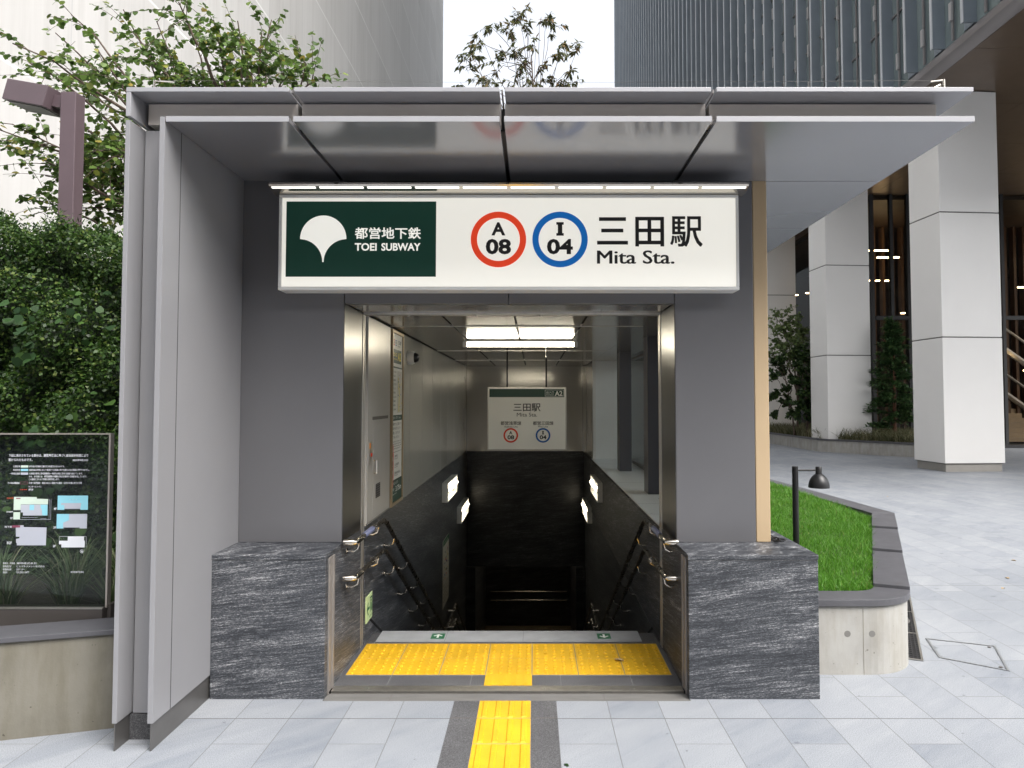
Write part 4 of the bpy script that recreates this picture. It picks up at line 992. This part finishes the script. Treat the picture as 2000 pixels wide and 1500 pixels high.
nt_('2025年', 20, 33.5, 971.3, 3.8, 'n_red')
pl.g = 'floor_plan|1'; pl.poly([(34, 969), (78.5, 969.3), (78.5, 972.6), (100.5, 973.3), (100.5, 983.5), (47.8, 983.5), (47.8, 994.5), (34, 994.5)], 'n_mint', .0015); pl.rect(34, 998.5, 47, 1012.5, 'n_mint', .0015)
pl.poly([(48, 984), (100, 984), (100, 1005), (52.5, 1005), (52.5, 999), (48, 999)], 'n_grey', .0016); pl.rect(65, 984.3, 74, 994.8, 'n_cyan', .0022); pl.poly([(86, 984.2), (100, 984.2), (100, 1004.6), (90, 1004.6), (89, 992.5), (87, 992)], 'n_cyan', .0022)
for a in ((106, 973.3, 106.5, 1012.8), (47, 1012.2, 106, 1012.8), (103, 973.3, 103.4, 1012), (50, 1008.4, 81, 1008.9), (86, 1010.4, 98, 1010.9)): pl.rect(*a, 'n_grey', .0015)
pl.rect(38.5, 971, 47, 973, 'n_plum', .0022)
pl.g = None; nt_('敷地境界', 20.5, 33, 998, 3); nt_('1F', 28, 33, 1010, 4); nt_('地下鉄', 17.5, 32, 1026.6, 4); nt_('B2F', 23, 32.5, 1057.5, 5, off=.02)
pl.g = 'floor_plan|2'; pl.rect(32.6, 1024, 48, 1028, 'n_plum', .0022); pl.poly([(39, 1026), (44, 1023.7), (54.5, 1023.7), (54.5, 1027), (99, 1028), (98.5, 1062.2), (42, 1062.2), (42, 1058), (40.5, 1057.5), (40.5, 1050), (47, 1048.6), (47, 1045.8), (40.3, 1045.4)], 'n_grey', .0015)
pl.g = 'floor_plan|3'; pl.rect(119, 966.6, 178, 994, 'n_cyan', .0015); pl.poly([(126, 981), (165, 981), (163.5, 992), (132.5, 992), (132.5, 984.6), (126, 984.6)], 'n_grey', .002); pl.rect(132.5, 992.1, 163.5, 994, 'n_dark', .002); nt_('テラス', 141, 157, 974.6, 2.2); pl.g = None
pl.g = 'floor_plan|4'; pl.rect(118.2, 1002, 177, 1029.8, 'n_grey', .0015); pl.poly([(118.2, 1002), (142, 1002), (142, 1014), (131, 1018.5), (131, 1029.8), (118.2, 1029.8)], 'n_cyan', .002); pl.rect(132, 1027.9, 163, 1029.8, 'n_dark', .0021)
pl.g = 'floor_plan|5'; pl.poly([(123.8, 1053.5), (128.5, 1053.5), (140.5, 1053.5), (140.5, 1045.5), (172, 1045.5), (172, 1053), (173.6, 1053), (173.6, 1066.2), (128.5, 1066.2), (128.5, 1060.2), (123.8, 1060.2)], 'n_white', .0015)
for a in ((123.8, 1045, 176.5, 1045.5), (176, 1045.5, 176.5, 1066), (123.8, 1045.5, 124.2, 1053)): pl.rect(*a, 'n_white', .0015)
pl.g = None
for s, y in (('4F', 992), ('3F', 1028), ('2F', 1063.5)): nt_(s, 112, 117.5, y, 4.4, off=.02)
pl.g = 'north_arrow'; pl.ring(168, 1073.8, 3.4, 2.8, 'n_white', .0015, 20); pl.poly([(166, 1071.8), (170.8, 1074.2), (168.5, 1076.4)], 'n_white', .0015)
pl.g = None
for s, a, b, y in (('建築主・所有者', 16.5, 39.5, 1096.5), ('管理責任者', 16.5, 33, 1102.5), ('管理担当者', 16.5, 33, 1108.3), ('連絡先', 16.5, 26, 1114), ('建物株式会社', 43, 82, 1096.5), ('ビルマネジメント株式会社', 43, 97.5, 1102.5), ('防災センター', 43, 59, 1108.3), ('03-3501-5477', 43, 67.5, 1114), ('東京都都市整備局', 147.5, 173, 1113.5)): nt_(s, a, b, y, 3.8, off=.005)
pl.build(T, {'n_white': 'lettering', 'n_mint': 'plan_area', 'n_cyan': 'plan_area', 'n_grey': 'plan_area', 'n_red': 'red_print', 'n_plum': 'plum_print', 'n_dark': 'plan_edge'})

def sedge(cx, cy, z, nb, L, label, spread=.05):
    a = rng.uniform(0, 2*np.pi, nb); r = spread*np.sqrt(rng.uniform(0, 1, nb))
    xy = np.stack([cx+r*np.cos(a), cy+r*np.sin(a)], 1); rad = np.stack([np.cos(a+rng.normal(0, .5, nb)), np.sin(a+rng.normal(0, .5, nb))], 1)
    h = L*rng.uniform(.6, 1.1, nb)
    me = blades('sedge_clump', xy, np.full(nb, z), h, .008+.006*rng.uniform(0, 1, nb), rng.uniform(.25, 1.0, nb), rng.uniform(.1, .55, nb), 'blade_sedge', rad)
    tag(link('sedge_clump', me), label, 'plant', 'arching sedge clumps in the tan planter')
for i, (x, y, L) in enumerate(((-2.62, 4.55, .42), (-2.95, 4.62, .55), (-3.30, 4.55, .50), (-2.78, 4.95, .6), (-3.15, 5.0, .55), (-2.45, 4.75, .42), (-3.55, 4.8, .6), (-2.50, 5.05, .5))):
    sedge(x, y, .44, 85, L, 'green arching sedge clump seen through the glass notice board')
sedge(-3.22, 4.02, .44, 16, .42, 'few pale sedge blades arching in front of the glass notice', .03)

def hedge():
    n = 100000
    X = rng.uniform(-6.6, -2.2, n); t = rng.uniform(0, 1.0, n)
    top = 3.02+(-X-3.42)*.30+.09*np.sin(X*3.1)+.05*np.sin(X*7.7)
    top = np.where(X > -3.3, 3.04-(X+3.3)*.9, top)
    z = .42+(top-.42)*np.minimum(t, 1)
    bump = .10*np.sin(X*4.2+z*2.1)+.07*np.sin(X*9.1-z*6.3)+.06*np.sin(z*8+X*3)
    Y = 5.45+.35*(z/3)**2-bump+np.where(t > 1, (t-1)*5.5, 0)+np.maximum(0, (np.minimum(t, 1)-.9))*2.2
    depth = rng.uniform(0, 1, n)**1.5*.16
    gap = np.sin(X*6.3+z*3.7)*np.sin(z*7.9-X*4.1)+.6*np.sin(X*15+z*11)*np.sin(z*17-X*9); depth = depth+np.where(gap < -.35, .11*rng.uniform(.3, 1, n), 0)
    P = np.stack([X, Y+depth, z-np.where(t > 1, depth, 0)+rng.normal(0, .012, n)], 1)
    ax = unit(n)*.9+np.array([0, -.55, -.25]); nm = unit(n)*.8+np.array([0, -.7, .6])
    L = rng.uniform(.018, .042, n)
    v, k = leaf_verts(P, ax, nm, L, L*.75, 'diamond')
    # wispy shoots along the crest
    m2 = 700; Xs = rng.uniform(-6.2, -2.3, m2); tp = 3.02+(-Xs-3.42)*.30+.09*np.sin(Xs*3.1)+.05*np.sin(Xs*7.7); tp = np.where(Xs > -3.3, 3.04-(Xs+3.3)*.9, tp)
    Ps = np.stack([Xs, 5.75+rng.uniform(-.1, .5, m2), tp+rng.uniform(-.05, .10, m2)**1], 1)
    v2, _ = leaf_verts(Ps, unit(m2)*.7+np.array([.3, 0, .7]), unit(m2), rng.uniform(.03, .07, m2), rng.uniform(.006, .018, m2), 'diamond')
    m3 = 42000; X3 = rng.uniform(-6.4, -2.2, m3); t3 = 3.02+(-X3-3.42)*.30+.09*np.sin(X3*3.1)+.05*np.sin(X3*7.7); t3 = np.where(X3 > -3.3, 3.04-(X3+3.3)*.9, t3)
    y3 = rng.uniform(0, 1, m3); P3 = np.stack([X3, 5.62+.85*y3+.35*(t3/3)**2-.35, t3-.28*(1-y3)**2*rng.uniform(0, 1, m3)-.10*rng.uniform(0, 1, m3)+.035*np.sin(X3*13+y3*9)+.03*np.sin(X3*29-y3*17)+np.minimum(.09, rng.exponential(.02, m3))], 1)
    L3 = rng.uniform(.016, .034, m3); v3, _ = leaf_verts(P3, unit(m3)*.9+np.array([0, -.4, .2]), unit(m3)*.8+np.array([0, -.4, .8]), L3, L3*.75, 'diamond')
    v2 = np.concatenate([v2, v3])
    me = arrays_mesh('foliage', np.concatenate([v, v2]), None, 4); me.materials.append(M['leaf_hedge'])
    return me
T = thing('hedge', 'tall mound of small-leaved green climber behind the glass notice', 'hedge', (-4, 5.6, .4))
link('foliage', hedge(), T)
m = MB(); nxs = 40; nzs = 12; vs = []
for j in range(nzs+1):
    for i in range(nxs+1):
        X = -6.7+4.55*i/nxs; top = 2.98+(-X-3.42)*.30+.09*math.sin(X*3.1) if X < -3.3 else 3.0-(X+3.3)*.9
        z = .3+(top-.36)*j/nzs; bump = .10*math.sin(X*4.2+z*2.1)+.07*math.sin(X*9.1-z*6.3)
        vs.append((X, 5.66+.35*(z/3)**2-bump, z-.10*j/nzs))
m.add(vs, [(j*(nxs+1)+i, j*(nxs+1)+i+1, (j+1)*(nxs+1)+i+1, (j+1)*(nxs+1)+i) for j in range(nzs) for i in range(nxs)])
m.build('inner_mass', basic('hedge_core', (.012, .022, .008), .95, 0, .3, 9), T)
# broad leaves growing out of the hedge
n = 130
cl = [(-4.05, 2.35), (-3.85, 2.15), (-4.25, 1.95), (-3.55, 2.55), (-3.45, 2.40), (-3.85, 1.45), (-3.78, 1.25), (-3.9, 1.05), (-4.35, 1.5), (-4.4, 1.05), (-3.35, 1.75), (-3.6, .75), (-4.1, .7), (-3.3, .85), (-4.42, 2.1), (-4.2, .95), (-3.95, 2.5)]
ci = rng.integers(0, len(cl), n); C = np.array(cl)[ci]+rng.normal(0, .085, (n, 2))
zz = C[:, 1]; XX = C[:, 0]; Yh = 5.45+.35*(zz/3)**2-(.10*np.sin(XX*4.2+zz*2.1)+.07*np.sin(XX*9.1-zz*6.3)+.06*np.sin(zz*8+XX*3))-rng.uniform(.02, .10, n)
P = np.stack([XX, Yh, zz], 1); L = rng.uniform(.045, .09, n)
v, k = leaf_verts(P, unit(n)*.7+np.array([0, -.3, -.5]), unit(n)*.4+np.array([0, -.75, .65]), L, L*1.05, 'round')
me = arrays_mesh('creeper', v, None, k); me.materials.append(M['leaf_broad'])
tag(link('creeper', me), 'broad round-leaved creeper scattered over the hedge face', 'plant')

PX, PY = -4.55, 7.0
T = thing('street_lamp', 'plum brown square street lamp with tilted box head behind the hedge', 'lamp', (PX, PY, 0))
m = MB(); m.box(PX-.075, PX+.075, PY-.075, PY+.075, 0, 4.80); m.build('post', 'post_brown', T, bevel=.006)
mt = Matrix.Translation((PX-.06, PY, 4.66)) @ Matrix.Rotation(R(14), 4, 'Y') @ Matrix.Rotation(R(-12), 4, 'Z')
m = MB(); m.box(-.30, -.02, -.06, .06, -.02, .10, 0, mt); m.build('arm', 'post_brown', T, bevel=.004)
m = MB(); m.box(-.62, -.12, -.15, .15, -.06, .15, 0, mt); LH = m.build('lamp_head', 'post_brown', T, bevel=.006)
m = MB(); m.box(-.58, -.16, -.12, .12, -.066, -.060, 0, mt); m.build('lens', 'black_metal', LH)

# ------------------------------------------------------------------ trees
def bez(a, b, c, n):
    return [tuple((1-t)**2*a[i]+2*t*(1-t)*b[i]+t*t*c[i] for i in range(3)) for t in [j/(n-1) for j in range(n)]]
def jitter(p, s): return tuple(q+random.gauss(0, s) for q in p)
def tree(name, label, base, trunk_top, trunk_r, ends, bark, leafm, leaf_len, shape, leaves_per, twig_len, twigs, droop, tw=1.0, start=.35, group=None, width=.85, limb=.34):
    T = thing(name, label, 'tree', base, group)
    m = MB(); br = MB(); L = []; A = []
    tb = Vector(base); tt = Vector(trunk_top)
    path = [tuple(tb.lerp(tt, i/6)+Vector((random.gauss(0, trunk_r*.5), random.gauss(0, trunk_r*.5), 0))*(i > 0)) for i in range(7)]
    m.tube(path, [trunk_r*(1-.86*i/6) for i in range(7)], 10); m.build('trunk', bark, T, smooth=True)
    for en in ends:
        e = Vector(en); s = tb.lerp(tt, random.uniform(.5, 1.0)); mid = s.lerp(e, .5); mid.z += (e-s).length*.14
        pth = [Vector(p) for p in bez(s, mid, e, 9)]
        pth = [p+Vector((random.gauss(0, .02), random.gauss(0, .02), random.gauss(0, .02)))*tw for p in pth]
        r0 = trunk_r*limb
        br.tube([tuple(p) for p in pth], [r0*(1-.88*i/8)+.003*tw for i in range(9)], 6)
        for q in range(twigs):
            f = start+(1-start)*random.uniform(0, 1)**.8; i = min(int(f*8), 7); p = pth[i].lerp(pth[i+1], f*8-i)
            dirv = (pth[i+1]-pth[i]).normalized()+Vector((random.gauss(0, .8), random.gauss(0, .8), random.gauss(0, .55)))
            ln = twig_len*random.uniform(.4, 1.1); e2 = p+dirv.normalized()*ln; e2.z -= droop*ln*.6
            md = p.lerp(e2, .5)+Vector((0, 0, ln*.12)); tp_ = [Vector(x) for x in bez(p, md, e2, 5)]
            br.tube([tuple(x) for x in tp_], [.0045*tw*(1-.6*j/4) for j in range(5)], 4, cap=False)
            for j in range(leaves_per):
                t = random.uniform(.12, 1)*4; a = min(int(t), 3); pp = tp_[a].lerp(tp_[a+1], t-a)
                L.append(tuple(pp+Vector((random.gauss(0, .012), random.gauss(0, .012), random.gauss(0, .012)))*tw))
                ax = (tp_[a+1]-tp_[a]).normalized()*.5+Vector((random.gauss(0, .6), random.gauss(0, .6), random.gauss(0, .4)-droop)); A.append(tuple(ax))
    br.build('branch', bark, T, smooth=True)
    n = len(L); nm = unit(n)*.6+np.array([0, -.3, .8]); ll = leaf_len*rng.uniform(.6, 1.15, n)
    v, k = leaf_verts(np.array(L), np.array(A), nm, ll, ll*width, shape)
    me = arrays_mesh('crown', v, None, k); me.materials.append(M[leafm]); link('crown', me, T)
    return T
def uv(u, v, Y): return ((u-1042)*Y/1406, Y, 1.771+(784-v)*Y/1406*1.0+(784-v)*Y/1406*.002)
ends = [(8, 75, 7.6), (35, 110, 8.2), (-30, 240, 8), (15, 235, 7.8), (60, 300, 7.4), (85, 55, 8.6), (120, 15, 8.4), (175, 90, 7.8), (190, 140, 7.4), (225, 10, 8.8), (250, 60, 8), (290, 25, 8.4), (330, -5, 7.9), (360, 60, 8.2), (400, 20, 8.6), (415, 80, 7.9), (455, 30, 8.1), (478, 75, 8.3), (515, 20, 8.6), (505, 50, 7.9), (470, 120, 8), (590, 112, 8.2), (610, 140, 8.3), (545, 135, 8), (420, 140, 8.4), (300, 120, 7.7), (110, 265, 8.1), (130, 320, 7.7), (80, 340, 8.3), (170, 290, 7.5), (200, 330, 8), (190, 375, 7.7), (215, 270, 8.2), (60, 390, 7.9), (150, 400, 8.1), (225, 300, 7.6), (230, 350, 8.3), (45, 160, 8), (110, 150, 8.3), (270, 90, 8.6), (340, 110, 8.1)]
random.seed(11)
tree('broadleaf_tree', 'round-leaved green tree rising behind the entrance against the pale wall', (-3.15, 8.6, 0), (-3.35, 8.2, 4.6), .085, [uv(*q) for q in ends], 'bark', 'leaf_tree', .076, 'round', 14, .62, 15, .35)
ends = [(908, 118, 18), (898, 95, 18), (932, 55, 18.4), (928, 70, 17.6), (958, 42, 18), (990, 45, 18.2), (995, 35, 17.8), (925, 100, 18.3), (1018, 25, 18), (1022, 5, 18), (1030, 40, 17.8), (1058, 18, 18.3), (1068, 28, 17.9), (1078, 40, 18), (1090, 85, 18), (1085, 95, 17.7), (1108, 75, 18.2), (1132, 75, 18), (968, 108, 18), (980, 98, 18.3), (1008, 92, 17.8), (1012, 128, 18), (1025, 112, 18.2), (1052, 120, 18), (1088, 140, 17.9), (1112, 130, 18.1), (1118, 150, 18), (1002, 150, 17.8), (932, 148, 18), (900, 155, 18.2), (945, 140, 18), (1065, 145, 18), (1030, 140, 17.7), (1045, 60, 18), (1020, 152, 18.2), (1100, 155, 18), (960, 150, 18)]
random.seed(5)
tree('slender_tree', 'sparse slender tree against the white sky above the roof', (.15, 18, 0), (-.02, 18, 10.6), .10, [uv(*q) for q in ends], 'bark', 'leaf_far', .20, 'lance', 13, .42, 3, .7, 1.3, .90, None, .36, .085)

# ------------------------------------------------------------------ backdrop buildings
T = thing('pale_office_block', 'huge pale panelled office block wall behind the tree', 'building', (-14, 35, 0))
m = MB(); m.box(-20, -8, 6.0, 62.4, 0, 70); m.build('wall', 'wall_pale', T)

T = thing('street_block', 'beige office block with window bands across the street behind the viewer', 'building', (0, -30, 0))
m = MB(); m.box(-70, 60, -40, -24, 0, 20.5); m.build('wall', basic('street_block_wall', (.36, .33, .29), .6, 0, .08, .3), T)
m = MB()
for i in range(6):
    for j in range(40): m.box(-69+3.2*j, -66.9+3.2*j, -24.0, -23.94, 1.2+3.3*i, 3.2+3.3*i)
m.build('window', basic('street_block_window', (.05, .06, .07), .1, 0, .1, .3), T)
T = thing('glass_tower', 'dark glass office tower with vertical fins over a bronze soffit and lobby', 'building', (14, 30, 0))
FX = 9.62; Z0 = 10.0
m = MB(); m.box(FX, FX+14, 10, 82, Z0, 75); m.build('glass_wall', 'tower_glass', T)
mu = MB(); bk = MB(); me_fin = None
for i in range(62):
    yy = 10.5+1.2*i
    if yy > 81.5: break
    zt_ = min(74, 4+yy*1.25+10)
    m = MB(); m.box(FX-.30, FX-.002, yy, yy+.06, Z0, zt_); m.box(FX-.322, FX-.3, yy-.012, yy+.072, Z0-.002, zt_, 1)
    m.box(FX-.045, FX-.001, yy+.062, yy+.40, Z0, zt_, 0)
    m.build('fin', ['fin', 'fin_edge'], T)
    mu.box(FX-.075, FX-.046, yy-.44, yy-.36, Z0, zt_)
    z = Z0+.45+.0
    while z < zt_:
        bk.box(FX-.12, FX-.0755, yy-.45, yy-.35, z, z+.42); z += 1.32 if int((z-Z0)*10) % 2 else 1.95
for z in [11.98+1.98*q for q in range(32)]:
    mu.box(FX-.04, FX-.0005, 10, 82, z, z+.05)
mu.build('mullion_grid', 'mullion', T); bk.build('bracket_row', 'bracket', T)
m = MB()
prof = [(FX-.02, Z0-.02), (FX-.06, Z0-.10), (FX-.04, Z0-.22), (FX+.06, Z0-.28), (FX+.30, Z0-.28), (FX+.30, Z0-.02)]
vs = [(x, 10, z) for x, z in prof]+[(x, 82, z) for x, z in prof]; n = len(prof)
m.add(vs, [tuple(range(n)), tuple(range(2*n-1, n-1, -1))]+[(i, (i+1) % n, n+(i+1) % n, n+i) for i in range(n)])
m.build('bullnose_trim', 'bullnose', T, smooth=True)
m = MB()
for a in range(4):
    for b in range(24): m.box(FX+.36+3.1*a, FX+.36+3.1*a+3.09, 10+3.0*b, 10+3.0*b+2.99, 9.76, 9.84)
m.build('soffit', 'bronze', T)
m = MB(); m.box(FX+.29, 24, 10, 82, 9.85, 9.99); m.build('soffit_void', 'black', T)
# lobby behind the columns
GX, GY = 13.0, 27.5
m = MB(); m.quad((GX, 60, .3), (GX, GY, .3), (GX, GY, 9.75), (GX, 60, 9.75)); m.quad((GX, GY, 0.02), (32, GY, .02), (32, GY, 9.75), (GX, GY, 9.75)); m.build('lobby_glass', 'glass_lobby', T)
m = MB()
for yy in (27.45, 30.5, 33.5, 36.5): m.box(GX-.05, GX+.08, yy, yy+.12, 0, 9.75)
for xx in (13.7, 14.35, 16.2, 17.6, 17.95, 20.2, 22.5): m.box(xx, xx+.12, GY-.06, GY+.1, 0, 9.75)
m.box(GX+.1, 32, GY-.05, GY+.09, 4.9, 5.05); m.box(GX, 32, GY-.10, GY+.10, 0, .12)
m.build('lobby_mullion', 'black', T)
m = MB(); m.box(GX+.2, 33, 45, 45.4, 0, 9.7); m.box(33, 33.4, GY, 45, 0, 9.7); m.box(GX+.2, 33, GY+.2, 45, -.1, .01, 1); m.box(GX+.2, 33, GY+.2, 45, 9.6, 9.75); m.box(GX+.12, GX+.2, 40, 60, 0, 9.7)
m.build('lobby_interior', ['void', 'threshold'], T)
m = MB()
for i in range(22): m.box(13.5+.42*i, 13.62+.42*i, 32.0, 32.3, 0, 9.6)
m.build('lobby_screen', basic('timber_screen', (.12, .065, .032), .45, 0, .2, 2), T)
m = MB()
for (x, y, z, L) in ((14.25, 30.5, 6.9, .16), (14.6, 30.5, 6.9, .16), (15.0, 30.5, 6.9, .16), (14.2, 29.5, 7.7, .9), (14.4, 31, 8.3, 1.2), (13.7, 36, 7.2, .14), (13.9, 38, 7.4, .14), (14.1, 31.2, 5.9, .14), (15.2, 29.6, 5.4, .14), (16.0, 29.4, 3.6, .14), (21.0, 30.2, 8.6, .3), (22.0, 31, 8.0, .25), (21.4, 29.2, 5.3, .25), (20.6, 30.4, 6.6, .25), (19.8, 29.0, 3.0, .2)): m.box(x, x+L, y, y+.10, z, z+.045)
m.build('lobby_lamp', 'lamp_warm', T)
for i in range(3):
    P = [(18.6+.0*i, 30+2.0*i, 5.6-.9*i), (23.5, 30+2.0*i, 1.6-.9*i+.5)]
    m = MB(); m.tube(P, .05, 6); m.tube([(p[0], p[1], p[2]-.9) for p in P], .12, 6); m.build('escalator_rail', 'steel', T)
m = MB()
for i in range(9): m.box(19.4, 21.5, 30+.35*i, 30.3+.35*i, .1, .25+.2*i)
m.build('lobby_stair', 'tan_floor', T)

def column(yc, label):
    T = thing('column', label, 'column', (11.0, yc, 0), 'tall white panelled columns of the tower')
    rot = Matrix.Translation((10.33, yc, 0)) @ Matrix.Rotation(R(4.5), 4, 'Z')
    W_, D_ = 1.60, 1.28; zs = [.20, 3.40, 6.60, 9.76]
    m = MB()
    for a, b in zip(zs, zs[1:]): m.box(0, W_, 0, D_, a+.014, b-.014, 0, rot)
    m.build('cladding', 'column', T, bevel=.012)
    m = MB(); m.box(.02, W_-.02, .02, D_-.02, .2, 9.76, 0, rot); m.build('joint_core', 'joint', T)
    m = MB(); m.box(.05, W_-.05, .05, D_-.05, 0, .2, 0, rot); m.build('base', basic('column_base', (.30, .285, .26), .5, .2), T)
column(18.15, 'nearest white column, base standing clear on the paving')
column(25.3, 'white column standing behind the planting bed wall beside the conifer')
column(32.45, 'farthest white column, half hidden behind the thin trees')

# planting bed along the tower
T = thing('planting_bed', 'low grey concrete planting bed wall with dark capping beneath the columns', 'planter', (11, 25, 0))
wl = [(9.95, 34.0), (10.0, 30.2), (10.08, 25.6), (11.35, 23.8), (12.2, 22.75), (14.0, 21.6)]
m = MB(); bp = wl+[(14.0, 27.2), (12.95, 27.4), (12.95, 34.0)]; m.prism(bp, 0, .40); m.build('concrete_wall', 'concrete', T)
def strip(mb, pts, wdt, z0, z1, off):
    for i in range(len(pts)-1):
        a, b = Vector(pts[i]), Vector(pts[i+1]); t = (b-a).normalized(); nn_ = Vector((-t.y, t.x))
        mb.prism([tuple(a-nn_*off*(-1)), tuple(b+nn_*off), tuple(b+nn_*(off-wdt)*1), tuple(a+nn_*(off-wdt))], z0+.001*i, z1+.001*i)
m = MB(); strip(m, wl, -.22, .402, .455, -.03); m.build('capping', 'cap', T)
m = MB(); m.prism([(10.2, 34), (10.25, 25.8), (11.5, 24.1), (12.4, 23.05), (13.95, 22.0), (13.95, 27.1), (12.9, 27.3), (12.9, 34)], .38, .43); m.build('soil_bed', 'soil', T)
N = 26000
pts = np.stack([rng.uniform(10.15, 13.9, N), rng.uniform(22, 33, N)], 1); pts = pts[inside([(10.2, 34), (10.25, 25.8), (11.5, 24.1), (12.4, 23.05), (13.95, 22.0), (13.95, 27.1), (12.9, 27.3), (12.9, 34)], pts[:, 0], pts[:, 1])]
cl = np.sin(pts[:, 0]*2.7+1)*np.sin(pts[:, 1]*1.9)+rng.normal(0, .4, len(pts)); pts = pts[cl > -.25]; n = len(pts)
me = blades('bed_grass', pts, np.full(n, .42), rng.uniform(.18, .6, n), np.full(n, .026), rng.uniform(.2, 1.0, n), rng.uniform(.1, .4, n), 'blade_bed')
tag(link('bed_grass', me), 'straw-green low grasses filling the planting bed', 'grass', None, 'stuff')

def conifer(x, y, z0, h, label):
    T = thing('conifer', label, 'tree', (x, y, z0)); m = MB(); m.tube([(x, y, z0), (x+.03, y, z0+h*.5), (x, y, z0+h)], [.07, .045, .008], 8); m.build('trunk', 'bark_red', T, smooth=True)
    br = MB(); L = []; A = []
    random.seed(3)
    nb = 95
    for i in range(nb):
        f = .10+.88*(i/nb)**.9; zz = z0+h*f; r = (h*.235*(1-f)**.75+.06)*random.uniform(.55, 1.12); a = random.uniform(0, 2*math.pi)
        s = Vector((x, y, zz)); e = s+Vector((math.cos(a)*r, math.sin(a)*r, r*random.uniform(-.1, .25)))
        pth = [s.lerp(e, t/4)+Vector((0, 0, .10*r*math.sin(math.pi*t/4))) for t in range(5)]
        br.tube([tuple(p) for p in pth], [.012, .010, .008, .006, .003], 4, cap=False)
        for j in range(int(60+150*r)):
            t = random.uniform(.2, 1)*4; k = min(int(t), 3); p = pth[k].lerp(pth[k+1], t-k)+Vector((random.gauss(0, .07), random.gauss(0, .07), random.gauss(0, .035)))
            L.append(tuple(p)); A.append(tuple((e-s).normalized()+Vector((random.gauss(0, .6), random.gauss(0, .6), random.gauss(0, .3)))))
    br.build('branch', 'bark', T); n = len(L); ll = rng.uniform(.09, .19, n)
    v, k = leaf_verts(np.array(L), np.array(A), unit(n)*.5+np.array([0, 0, 1]), ll, ll*.4, 'diamond'); me = arrays_mesh('crown', v, None, k); me.materials.append(M['leaf_conifer']); link('crown', me, T)
conifer(12.55, 25.1, .42, 4.3, 'dark green conifer in the bed against the lobby glass')
random.seed(21)
Yt = 29.0
ends = [uv(u, v, Yt+random.uniform(-.5, .5)) for u, v in ((1512, 640), (1516, 612), (1525, 625), (1540, 600), (1548, 640), (1558, 620), (1566, 650), (1572, 640), (1520, 665), (1510, 690), (1535, 680), (1560, 690), (1578, 680), (1550, 665))]
tree('slender_tree', 'pale thin multi-stemmed tree in the bed before the farthest column', (10.62, 29, .42), (10.55, 29, 3.4), .05, ends, 'bark', 'leaf_thin', .15, 'diamond', 14, .5, 12, .2, 1.6, .4)
random.seed(22)
ends = [uv(u, v, 28.2+random.uniform(-.4, .4)) for u, v in ((1514, 705), (1524, 695), (1512, 735), (1530, 725), (1518, 770), (1535, 755), (1508, 780), (1540, 780), (1512, 805), (1545, 805), (1530, 790), (1550, 740))]
tree('shrub', 'dark clumpy-leaved shrub at the near end of the thin tree', (10.20, 28.2, .42), (10.02, 28.2, 2.2), .04, ends, 'bark', 'leaf_shrub', .10, 'round', 46, .30, 8, .0, 1.6, .75)
random.seed(23)
ends = [uv(u, v, 27.6+random.uniform(-.4, .4)) for u, v in ((1560, 690), (1572, 680), (1580, 700), (1565, 720), (1578, 735), (1560, 750), (1584, 760), (1570, 770), (1562, 790), (1582, 800), (1572, 820), (1590, 720), (1594, 780), (1556, 815), (1590, 690))]
tree('shrub', 'dense dark green shrub squeezed beside the middle white column', (10.50, 27.7, .42), (10.48, 27.7, 2.6), .05, ends, 'bark', 'leaf_shrub', .10, 'round', 46, .40, 10, .0, 1.6, .6)
print('objects', len(bpy.data.objects))
